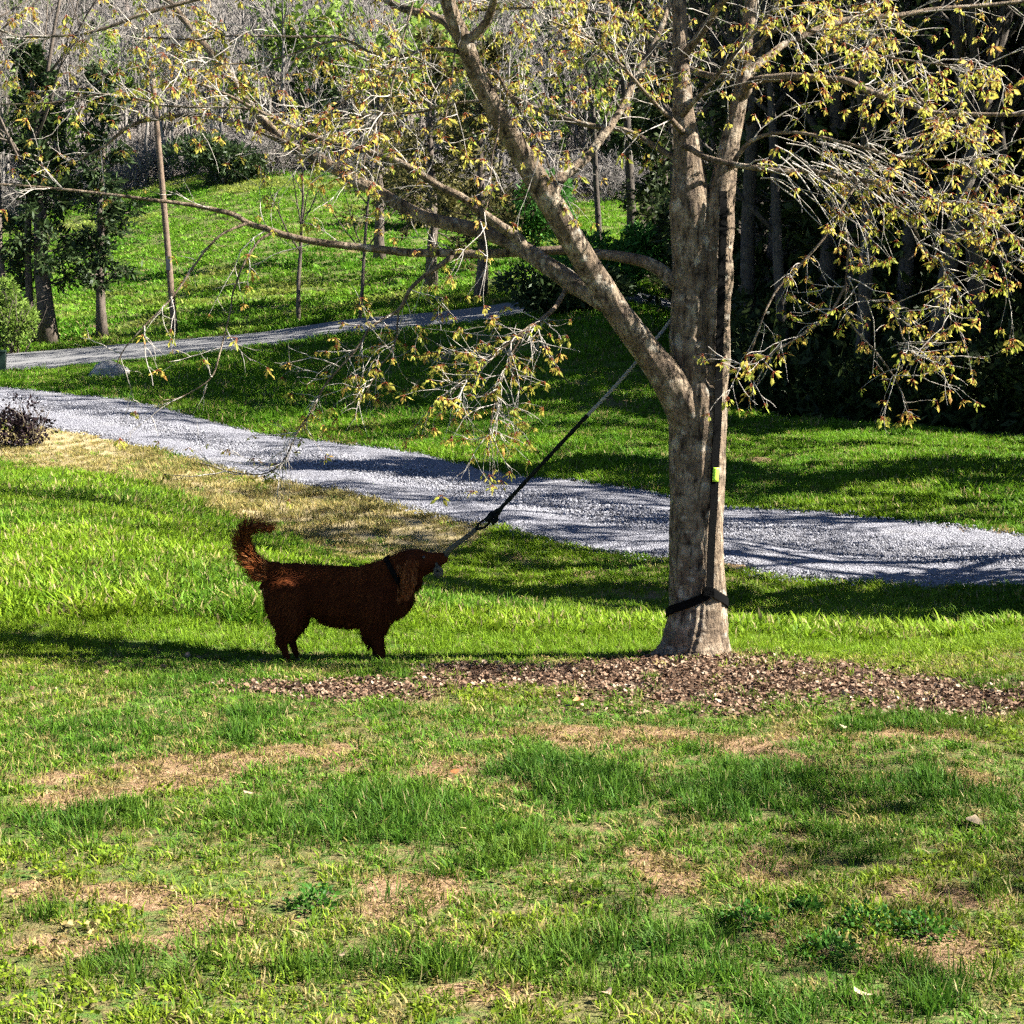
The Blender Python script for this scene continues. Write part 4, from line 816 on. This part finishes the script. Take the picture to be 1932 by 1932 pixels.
def fur():
    rng = np.random.default_rng(12); nv = len(dog_me.vertices); co = np.empty(nv * 3, np.float32); dog_me.vertices.foreach_get('co', co); co = co.reshape(-1, 3); no = np.empty(nv * 3, np.float32); dog_me.vertices.foreach_get('normal', no); no = no.reshape(-1, 3)
    N = 42000; k = rng.integers(0, nv, N); C = co[k] + rng.normal(0, .003, (N, 3)); n = no[k]
    px = (C[:, 0] * F / DOGY + 966 - 377.4) / .293; pz = C[:, 2]; py = (dgz(0) - pz) / (dgz(0) - dgz(1000)) * 1000
    flow = np.tile([-.8, 0, -.55], (N, 1)).astype(float)
    tail = (px < 440) & (py < 580); tc = np.stack([np.interp(py, [230, 330, 400, 470, 520], [380, 276, 300, 350, 420]), py], 1)
    tp = smooth_path([(470, 530), (410, 512), (350, 470), (300, 400), (276, 330), (290, 268), (340, 236), (410, 236), (470, 250)], 8); tt = nrm(np.gradient(tp, axis=0))
    ti = np.argmin((px[tail][:, None] - tp[:, 0]) ** 2 + (py[tail][:, None] - tp[:, 1]) ** 2, axis=1); tz = np.stack([tt[ti, 0], 0 * ti, -tt[ti, 1]], 1); outer = (n[tail] * np.stack([-tt[ti, 1] * -1, 0 * ti, tt[ti, 0] * -1], 1)).sum(1)
    flow[tail] = nrm(tz * .75 + n[tail] * .55 + [-.12, 0, -.22])
    head = (px > 1330) & (py < 560); leg = py > 930; flow[leg] = [-.25, 0, -1]; ear = (np.abs(C[:, 1] - DOGY) > .06) & (px > 1270) & (py > 430) & (py < 680); flow[ear] = [-.3, 0, -1]
    chest = (px > 1180) & (py > 600); flow[chest] = [-.1, 0, -1]; thigh = (px < 640) & (py > 620) & (py < 960); flow[thigh] = [-.55, 0, -.85]; belly = (py > 820) & (px > 650) & (px < 1080); flow[belly] = [-.5, 0, -.9]
    flow = nrm(flow); t = nrm(flow - n * (flow * n).sum(1)[:, None] * np.where(tail, .1, .85)[:, None] + n * rng.uniform(.04, .2, (N, 1)) + rng.normal(0, .10, (N, 3)))
    L = np.full(N, .034); L[tail] = .072; L[head] = .007; L[leg] = .010; L[ear] = .026; L[chest] = .042; L[thigh] = .044; L[belly] = .046; L[(py > 1020)] = .006; L *= rng.uniform(.6, 1.3, N); side_out = (px < np.interp(py, [230, 330, 400, 470, 520], [300, 276, 300, 350, 420])) | (py < 236); L[tail & ~side_out] *= .5
    V, Fs = cards2(rng, C, t, L, np.where(head, .0025, .0042), n + rng.normal(0, .25, (N, 3))); tint = np.clip(rng.normal(.42, .09, N) + .3 * (fbm(px, py * .6, 1 / 55., 77) - .5) + .36 * tail + .42 * ear + .1 * thigh + .12 * (no[k][:, 2] > .5), 0, 1)  # sunlight put into the tint: ear, tail and upward-facing hair painted lighter
    o = mobj('coat', V, Fs, M['dog_fur'], dog, False, dict(tint=np.repeat(tint, 4))); o['kind'] = 'stuff'
fur()
def ball(c, r, mt, name, sc_=(1, 1, 1)): return mobj(name, SV * r * np.array(sc_) + c, [SQ, ST], M[mt], dog)
ball((dgx(1582), DOGY, dgz(422)), .02, 'nose_black', 'nose', (.8, 1.1, .9))
for s in (-1, 1): ball((dgx(1440), DOGY + s * .050, dgz(428)), .0105, 'eye_brown', 'eye')
cp = []; cn = []
for a in np.linspace(0, 6.283, 33):
    c = np.array([dgx(1262), DOGY, dgz(545)]); ax = nrm([.85, 0, .5]); u1 = np.array([0, -1.0, 0]); u2 = nrm(np.cross(ax, u1)); d = u1 * math.cos(a) * .098 + u2 * math.sin(a) * .118; cp.append(c + d); cn.append(d)
V, Fs = ribbon(cp, cn, .028, .006); mobj('collar', V, Fs, M['black_webbing'], dog)

# ------------------------------------------------------------------ trees and bushes of the surroundings
def grow(rng, p, d, L, r, lev, maxlev, out, up=.08, wig=.12, nch=(5, 4, 3, 2), ang=(.5, 1.0), start=.3, ratio=(.35, .65)):
    n = 7 if lev == 0 else 4; pts = [np.array(p, float)]; dd = nrm(d)
    for k in range(n): dd = nrm(dd + rng.normal(0, wig, 3) + [0, 0, up]); pts.append(pts[-1] + dd * L / n)
    pts = np.array(pts); rad = r * (1 - .72 * np.linspace(0, 1, n + 1) ** 1.1); out.append((pts, rad, lev))
    if lev < maxlev:
        for c in range(nch[min(lev, len(nch) - 1)]):
            t = rng.uniform(start if lev == 0 else .2, 1.0); i = min(int(t * n), n - 1); f = t * n - i; q = pts[i] * (1 - f) + pts[i + 1] * f; tr = nrm(pts[i + 1] - pts[i])
            sd = rand_dirs(rng, 1)[0]; sd = nrm(sd - tr * np.dot(sd, tr)); a = rng.uniform(*ang)
            grow(rng, q, tr * math.cos(a) + sd * math.sin(a), L * rng.uniform(*ratio) * (1.15 - .5 * t), max(rad[i] * .55, .006), lev + 1, maxlev, out, up, wig * 1.2, nch, ang, start, ratio)
    return out
def tubes(out, levs, ks, floor=0):
    ac = Acc()
    for pts, rad, lev in out:
        if lev in levs: V, Fs = tube(pts, np.maximum(rad, floor), ks[min(lev, len(ks) - 1)], lev < 2); ac.add(V, Fs)
    return ac
def place(name, base, trunk_ac, crown_ac, tm, cm, label, cat='tree', group=None, crown='crown'):
    e = empty(name, base); tag(e, label, cat, group)
    if trunk_ac: trunk_ac.obj('trunk', tm, e)
    if crown_ac: crown_ac.obj(crown, cm, e)
    return e
def spray(rng, out, levs, per, L, Wd, jit=.1, dirmix=.7, hang=-.1):
    C = []; D = []
    for pts, rad, lev in out:
        if lev not in levs: continue
        for _ in range(per):
            t = rng.uniform(.25, 1) * (len(pts) - 1); i = min(int(t), len(pts) - 2); C.append(pts[i] + (pts[i + 1] - pts[i]) * (t - i) + rng.normal(0, jit, 3)); D.append(nrm(pts[i + 1] - pts[i]) * dirmix + rng.normal(0, .5, 3) + [0, 0, hang])
    C = np.array(C); n = len(C); V, Fs = cards2(rng, C, np.array(D), rng.uniform(.6, 1.4, n) * L, rng.uniform(.6, 1.4, n) * Wd)
    t = np.clip(rng.normal(.45, .25, n), 0, 1); ac = Acc(); ac.add(V, Fs, tint=np.repeat(t, 4)); return ac
def cedar(seed, h, r, clear, width, per=9, lean=0, dead=.2):
    rng = np.random.default_rng(seed); out = []; n = 9; zt = np.linspace(0, h, n); tp = np.stack([lean * zt / h + rng.normal(0, .05, n) * (zt > 0), rng.normal(0, .05, n) * (zt > 0), zt], 1); tr = r * (1 - .85 * (zt / h)); tr[0] *= 1.25
    out.append((tp, tr, 0)); z = clear
    while z < h * .97:
        for _ in range(rng.integers(2, 4)):
            az = rng.uniform(0, 6.283); f = (z - clear) / (h - clear); L = width * (1 - .75 * f) * rng.uniform(.45, 1.15); q = np.array([np.interp(z, zt, tp[:, 0]), np.interp(z, zt, tp[:, 1]), z])
            grow(rng, q, [math.cos(az), math.sin(az), rng.uniform(-.1, .35)], L, .035, 1, 2, out, .03, .15, (0, 6), (.4, .9), .2, (.35, .6))
        z += rng.uniform(.25, .5)
    return out, rng
def put_cedar(seed, x, y, h, r, clear, width, label, per=(5, 8), leaf='cedar_leaf', name='cedar_tree', group=None, L=.30, Wd=.09, lean=0, base=None):
    g = G(x, y) if base is None else base; out, rng = cedar(seed, h, r, clear, width, lean=lean); ta = tubes(out, (0, 1, 2), (12, 4, 3), .006)
    cr = spray(rng, out, (1,), per[0] * 2, L, Wd); c2 = spray(rng, out, (2,), per[1], L, Wd, .08); V, Fs, A = c2.get(); cr.add(V, Fs, **A)
    return place(name, g, ta, cr, M['dark_bark'], M[leaf], label, 'tree', group)
put_cedar(201, 92, 650, 11, .35, 2.2, 1.9, 'thick dark cedar tree at the roadside near the left edge', (8, 16), lean=-.4)
put_cedar(202, 193, 640, 10, .20, 2.0, 1.7, 'slimmer dark cedar tree between the thick cedar and the leaning pole', (7, 13), lean=.2)
for sd, x, y, r, h, lb in ((203, 716, 492, .28, 9, 'leftmost of three dark evergreen trees across the road'), (204, 814, 545, .24, 10, 'middle of three dark evergreen trees across the road'), (205, 906, 566, .22, 9.5, 'rightmost of three dark evergreen trees across the road')):
    put_cedar(sd, x, y, h, r, 2.3, 2.3, lb, (5, 10), 'olive_leaf', 'evergreen_tree')
def bare(seed, base, h, r, label, group=None, name='bare_tree', maxlev=3, nch=(9, 5, 4), mt='dark_bark', d=(0, 0, 1), ks=(10, 5, 3), start=.3, leaf=None, per=2, L=.2, Wd=.1):
    rng = np.random.default_rng(seed); out = grow(rng, (0, 0, -.1), d, h, r, 0, maxlev, [], .05, .05, nch, (.45, .95), start, (.3, .55))
    ta = tubes(out, (0,), ks); ca = tubes(out, (1, 2, 3, 4), ks, .006); e = place(name, base, ta, ca, M[mt], M[mt], label, 'tree', group, 'limbs')
    if leaf: spray(rng, out, (maxlev,), per, L, Wd).obj('crown', M[leaf], e)
    return e
bare(211, G(18, 660), 13, .16, 'slender bare tree forking upward at the far left edge', d=(-.02, 0, 1), start=.45)
bare(212, G(62, 652), 14, .15, 'tall bare tree rising behind the thick cedar', start=.4)
bare(213, G(563, 612), 6.2, .085, 'thin bare sapling standing by the road in front of the field', maxlev=2, nch=(10, 4))
bare(214, G(679, 601), 7.5, .07, 'very thin tall sapling by the road beside the evergreens', maxlev=2, nch=(9, 4))
# utility pole
pb = G(331, 630); pt = P(288, 150, pb[1]); pole = empty('utility_pole', pb); tag(pole, 'leaning brown wooden utility pole beside the road', 'utility pole')
V, Fs = tube(smooth_path(np.array([np.r_[pb - [0, 0, .3], .13], np.r_[(pb + pt) / 2, .115], np.r_[pt, .095]]), 6)[:, :3] - pb, np.linspace(.13, .095, 13), 12); mobj('shaft', V, Fs, M['pole_wood'], pole)
V, Fs = box(0, 0, 0, .14, .05, .5); mobj('guard_plate', V + np.r_[(pt - pb) * .28] + [.0, -.13, 0], Fs, M['steel'], pole, False)
V, Fs = tube(np.array([pt - pb + [-.02, -.11, -.35], pt - pb + [-.02, -.16, -.2], pt - pb + [-.02, -.16, 0]]), .03, 6); mobj('insulator', V, Fs, M['steel'], pole)

def bush(name, base, rx, ry, h, n, L, Wd, leaf, label, seed, stems=9, cat='bush', top=1.0, group=None, hang=.1):
    rng = np.random.default_rng(seed); base = np.asarray(base, float)
    out = []
    for q in range(stems):
        az = rng.uniform(0, 6.283); e = rng.uniform(.2, 1); grow(rng, (rng.normal(0, rx * .12), rng.normal(0, ry * .12), -.05), [math.cos(az) * e * rx, math.sin(az) * e * ry, h * .8], h * rng.uniform(.6, .95), .02 * h ** .5, 1, 2, out, .02, .15, (0, 4), (.4, .9), .2, (.4, .7))
    D = rand_dirs(rng, n); rr = rng.uniform(.35, 1, n) ** .5 * (.75 + .5 * fbm(D[:, 0] * 2 + seed, D[:, 1] * 2 + D[:, 2] * 1.7, 1.6, seed))
    nl = 9; lc = rand_dirs(rng, nl) * rng.uniform(.25, .72, (nl, 1)); ls = rng.uniform(.3, .62, nl); li = rng.integers(0, nl, n)
    C = (lc[li] + D * (rr * ls[li])[:, None]) * [rx, ry, h * .52] + [0, 0, h * .5]; C[:, 2] = np.maximum(C[:, 2], .03)
    V, Fs = cards2(rng, C, D + rng.normal(0, .7, (n, 3)) + [0, 0, hang], rng.uniform(.6, 1.4, n) * L, rng.uniform(.6, 1.4, n) * Wd); t = np.clip(rng.normal(.45, .22, n) , 0, 1)
    ca = Acc(); ca.add(V, Fs, tint=np.repeat(t, 4)); e = empty(name, base); tag(e, label, cat, group)
    if out: tubes(out, (1, 2), (4, 4, 3), .004).obj('stems', M['dark_bark'], e)
    ca.obj('foliage', M[leaf], e); return e
bush('evergreen_bush', G(415, 350), 3.4, 2.6, 3.4, 5200, .45, .12, 'cedar_leaf', 'rounded green bush at the top edge of the field', 31)
bush('evergreen_bush', G(1170, 556), 1.9, 1.5, 2.4, 4200, .26, .10, 'green_bush_leaf', 'bright green bush between the leaning limb and the trunk', 32)
bush('dark_bush', (1.55, 47.2, H1(1.55, 47.2)), 2.1, 1.3, 1.5, 5200, .26, .10, 'cedar_leaf', 'dark bush where the road disappears behind the leaning limb', 33)
bush('lime_bush', G(18, 668), 1.5, 1.2, 2.6, 5200, .16, .06, 'lime_bush_leaf', 'sunlit yellow-green bush at the left edge behind the road', 34)
bush('purple_shrub', G(50, 842), .72, .55, .95, 1300, .085, .045, 'purple_leaf', 'low dark purple shrub on the near side of the driveway', 35, 12, 'shrub')
bush('purple_shrub', G(-30, 842), .5, .45, .4, 500, .075, .04, 'purple_leaf', 'small dark shrub cut off by the left edge beside the driveway', 36, 8, 'shrub')
bush('evergreen_bush', G(1000, 470), 2.6, 2.0, 4.2, 4200, .36, .13, 'green_bush_leaf', 'tall green bush behind the long low branch', 37)
bush('dark_bush', G(790, 430), 3.4, 2.4, 3.2, 4200, .4, .14, 'olive_leaf', 'olive thicket in the field behind the three evergreens', 38)

# ------------------------------------------------------------------ the shaded woods on the right
rw = np.random.default_rng(91)
def wood_edge(u): return float(np.interp(u, [.085, .1, .14, .24, .345, .5], [58, 53, 34.5, 31, 30, 29]))
spots = []
for (x, dy, h, r) in ((1410, 5, 15, .22), (1480, 3, 13, .15), (1545, 6, 16, .26), (1620, 2.5, 14, .18), (1690, 5, 15, .2), (1745, 2.5, 15, .3), (1800, 7, 16, .2), (1850, 3.5, 14, .17), (1905, 6, 16, .24), (1965, 3, 15, .2), (1330, 9, 15, .2), (1260, 8, 14, .22), (1190, 10, 14, .18), (1130, 9, 13, .2), (1440, 12, 17, .22), (1590, 13, 17, .25), (1720, 14, 17, .2), (1870, 13, 18, .24), (1350, 20, 17, .2), (1500, 20, 18, .24), (1650, 21, 18, .22), (1780, 22, 18, .2), (1920, 20, 18, .2)):
    u = (x - 966) / F; Y = wood_edge(u) + dy; spots.append((u * Y, Y, h, r))
WL = 'tall bare tree standing among the dark woods on the right'
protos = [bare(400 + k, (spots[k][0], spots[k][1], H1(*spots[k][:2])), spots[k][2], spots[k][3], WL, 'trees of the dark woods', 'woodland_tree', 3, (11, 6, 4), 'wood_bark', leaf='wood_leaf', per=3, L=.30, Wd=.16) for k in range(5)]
def copy_tree(o, loc, rz, s, label=None):
    c = o.copy(); sc.collection.objects.link(c); c.location = loc; c.rotation_euler = (0, 0, rz); c.scale = (s, s, s)
    if label: c['label'] = label
    for ch in [k for k in bpy.data.objects if k.parent == o]:
        d = ch.copy(); sc.collection.objects.link(d); d.parent = c
    return c
for k in range(5, len(spots)):
    x, y, h, r = spots[k]; copy_tree(protos[k % 5], (x, y, H1(x, y)), rw.uniform(0, 6.28), h / 15)
# evergreens inside the wood keep it dark
WC = 'dark evergreen tree inside the shaded woods on the right'
ev = []
for k, (x, dy, h) in enumerate(((1450, 7.5, 11), (1600, 6.5, 12), (1760, 8, 12), (1900, 8.5, 11), (1340, 12, 11), (1530, 11, 13), (1680, 10.5, 13), (1840, 11.5, 13), (1980, 7, 12), (1250, 12, 10), (2060, 9, 13))):
    u = (x - 966) / F; Y = wood_edge(u) + dy; b_ = np.array([u * Y, Y, H1(u * Y, Y)])
    if k < 3: ev.append(put_cedar(500 + k, 0, 0, h, .2, .6, 2.6, WC, (5, 9), 'wood_leaf', 'woodland_evergreen', 'evergreens inside the dark woods', .42, .15, base=b_))
    else: copy_tree(ev[k % 3], b_, rw.uniform(0, 6.28), h / 12)
def undergrowth():
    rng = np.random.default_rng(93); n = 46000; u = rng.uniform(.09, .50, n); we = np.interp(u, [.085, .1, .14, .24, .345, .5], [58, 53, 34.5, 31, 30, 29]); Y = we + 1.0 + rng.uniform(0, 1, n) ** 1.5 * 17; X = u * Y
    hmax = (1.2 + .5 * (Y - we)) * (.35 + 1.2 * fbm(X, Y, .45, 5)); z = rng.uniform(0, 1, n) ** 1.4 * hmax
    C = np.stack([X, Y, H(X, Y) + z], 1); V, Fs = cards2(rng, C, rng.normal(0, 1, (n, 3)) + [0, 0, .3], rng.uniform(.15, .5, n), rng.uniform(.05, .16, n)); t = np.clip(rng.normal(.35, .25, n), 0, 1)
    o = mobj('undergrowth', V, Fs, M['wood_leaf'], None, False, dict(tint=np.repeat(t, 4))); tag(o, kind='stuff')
undergrowth()
bush('young_shrub', G(1800, 800), .7, .5, 1.25, 260, .34, .06, 'green_bush_leaf', 'spindly light green shrub at the edge of the dark woods', 41, 7, 'shrub')
# wood edge continuing out of frame to the right: its shade lies across the lawn and driveway
WS = 'bare tree of the wood edge beyond the right border'
WX = 'evergreen of the wood edge beyond the right border'
for k, (x, y, h) in enumerate(((9.8, 11.0, 9.8), (8.9, 12.9, 8.6), (11.5, 22.6, 12), (14.5, 30.5, 15), (18.5, 34, 17))): copy_tree(ev[k % 3], (x, y, H1(x, y)), rw.uniform(0, 6.28), h / 12, WX)
for k, (x, y, h) in enumerate(((13.4, 11.4, 12.5), (6.2, 4.3, 4.4), (10.8, 15.4, 10), (15, 18.2, 14), (12.5, 19.6, 12), (15.0, 25.5, 14), (19, 20, 15), (18.5, 29, 15), (21, 36, 16))):
    copy_tree(protos[k % 5], (x, y, H1(x, y)), rw.uniform(0, 6.28), h / 15, WS)

# ------------------------------------------------------------------ bare forest on the far hillside
def far_forest():
    rng = np.random.default_rng(94); src = []
    for k in range(5):
        r2 = np.random.default_rng(600 + k); out = grow(r2, (0, 0, -.3), (0, 0, 1), 11, .16, 0, 3, [], .07, .05, (10, 5, 4), (.35, .8), .25, (.32, .55)); src.append(tubes(out, (0, 1, 2, 3), (5, 3, 3, 3), .022).mesh('far_tree', M['far_bark']))
    for k in range(2):
        r2 = np.random.default_rng(620 + k); out, r3 = cedar(620 + k, 9, .18, .8, 2.2); c = spray(r3, out, (1, 2), 3, .7, .3); src.append(c.mesh('far_evergreen', M['cedar_leaf']))
    r2 = np.random.default_rng(640); out = grow(r2, (0, 0, -.3), (0, 0, 1), 9, .14, 0, 3, [], .07, .05, (10, 5, 4), (.35, .8), .2, (.32, .55)); src.append(spray(r2, out, (2, 3), 3, .45, .3, .2).mesh('far_budding', M['lime_bush_leaf']))
    Y = 112 + 230 * rng.uniform(0, 1, 2400) ** 1.1; X = rng.uniform(-1, 1, 2400) * (.42 * Y + 14); wd = zones(X, Y)['wood']; k = wd > .5; X, Y = X[k], Y[k]; n = len(X)
    idx = rng.choice(8, n, p=[.16] * 5 + [.055, .035, .11]); s = rng.uniform(.65, 1.25, n)
    scatter('hillside_forest', np.stack([X, Y, H(X, Y)], 1), np.stack([rng.normal(0, .05, n), rng.normal(0, .05, n), rng.uniform(0, 6.28, n)], 1), s, idx, np.ones(n), src)
    # brush along the foot of the hill
    m = 1500; Y = 98 + rng.uniform(0, 1, m) ** 1.6 * 45; X = rng.uniform(-1, 1, m) * (.4 * Y + 6); wd = zones(X, Y)['wood']; k = wd > .25; X, Y = X[k], Y[k]; n = len(X); bs = []
    for q in range(3):
        r2 = np.random.default_rng(660 + q); o2 = []
        for w in range(9): az = r2.uniform(0, 6.28); grow(r2, (r2.normal(0, .3), r2.normal(0, .3), 0), [math.cos(az) * .5, math.sin(az) * .5, 1], r2.uniform(1.2, 2.6), .03, 1, 3, o2, .03, .15, (0, 4, 4), (.4, .9), .1, (.4, .7))
        bs.append(tubes(o2, (1, 2, 3), (3, 3, 3, 3), .014).mesh('far_brush', M['far_bark']))
    scatter('hillside_brush', np.stack([X, Y, H(X, Y)], 1), rots(rng, n, .05), rng.uniform(.6, 1.5, n), rng.integers(0, 3, n), np.ones(n), bs)
far_forest()

# ------------------------------------------------------------------ roadside things
rb = G(205, 713); ac = Acc(); rng = np.random.default_rng(3)
Vr = SV.copy(); f = 1 + .35 * (fbm(Vr[:, 0] * 1.5 + 5, Vr[:, 1] * 1.5 + Vr[:, 2] * 2, 1.3, 7) - .5) * 2; rock = mobj('boulder', Vr * f[:, None] * (.56, .4, .36) + [0, 0, .08], [SQ, ST], M['pale_rock'], None, False); rock.location = rb
tag(rock, 'pale grey boulder in the grass between driveway and road', 'boulder')
bb = G(-4, 707); wb = empty('wheeled_bin', bb); wb.rotation_euler = (0, 0, .25); tag(wb, 'dark green wheeled bin cut off by the left edge beside the road', 'bin')
V, Fs = box(0, 0, .36, .44, .46, .62, 1.16); mobj('body', V, Fs, M['bin_plastic'], wb, False)
V, Fs = box(0, -.02, .71, .56, .60, .07, .9); lid = mobj('lid', V, Fs, M['bin_plastic'], wb, False)
V, Fs = tube(np.array([[-.2, .31, .66], [.2, .31, .66]]), .018, 6); mobj('handle', V, Fs, M['bin_plastic'], wb)
for s in (-1, 1): V, Fs = tube(np.array([[s * .20, .2, .1], [s * .26, .2, .1]]), .1, 14); mobj('wheel', V, Fs, M['rubber'], wb)

# ------------------------------------------------------------------ small things on the lawn
FL = [(858, 1467, 1.0, .75, 'curled orange-brown leaf lying on the lawn below the leaf litter'), (1840, 1563, 1.9, .97, 'large pale curled leaf on the grass near the right edge'), (1628, 1893, 1.5, .93, 'tan leaf half sunk in grass at the lower right'),
      (640, 1822, 1.1, 1.0, 'small whitish leaf on the bare soil at the bottom'), (1145, 1893, .9, .95, 'small pale leaf in the tall grass at the bottom centre'), (1090, 1335, 1.3, .85, 'light orange leaf at the near edge of the leaf litter'),
      (1590, 1385, 1.0, .96, 'pale dry leaf on the lawn just right of the bare patch'), (470, 1508, 1.2, .95, 'pale straw-coloured leaf lying between tufts on the left')]
for k, (x, y, s, t, lb) in enumerate(FL):
    g = G(x, y); me = DRY[k % 7].copy(); me.materials.clear(); o = link(bpy.data.objects.new('fallen_leaf', me)); o.location = g + [0, 0, .03]; o.scale = (s * .62,) * 3; o.rotation_euler = (.25, -.15, k * 1.3)
    col = {0: (.36, .12, .04), 1: (.24, .185, .115), 5: (.42, .21, .08)}.get(k, (.34, .26, .16)); me.materials.append(flat('fallen_leaf_%d' % k, col, .8, .3, 60)); tag(o, lb, 'leaf')
WD = [(590, 1712, .085, 'leafy clover clump beside the bare soil patch left of centre'), (1410, 1745, .08, 'small dark green weed clump below the middle of the lawn'), (1640, 1752, .095, 'left one of two adjoining weed clumps at lower right'),
      (1745, 1762, .085, 'right one of two adjoining weed clumps at lower right'), (1562, 1800, .085, 'round weed clump nearest the bare soil at lower right'), (1520, 1720, .05, 'small weed tuft above the lower right clumps')]
for k, (x, y, r, lb) in enumerate(WD):
    g = G(x, y); rng = np.random.default_rng(800 + k); n = 260; D = rand_dirs(rng, n); D[:, 2] = abs(D[:, 2]); C = D * rng.uniform(.4, 1, (n, 1)) * [r, r, r * .75]; V, Fs = cards(rng, C, D + rng.normal(0, .5, (n, 3)), rng.uniform(.010, .021, n), rng.uniform(.007, .014, n), .15)
    e = empty('weed_clump', g); tag(e, lb, 'weed', 'weed clumps on the lawn'); a2 = Acc(); a2.add(V, Fs, tint=np.repeat(rng.uniform(0, 1, n), 5)); a2.obj('foliage', M['weed_leaf'], e)
    a3 = Acc()
    for q in range(14): V, Fs = tube(np.array([[0, 0, -.01], C[q * 18]]), .0015, 3, False); a3.add(V, Fs)
    a3.obj('stems', M['dark_bark'], e)
print('objects', len(sc.objects), 'tris', sum(len(o.data.polygons) for o in sc.objects if o.type == 'MESH'))
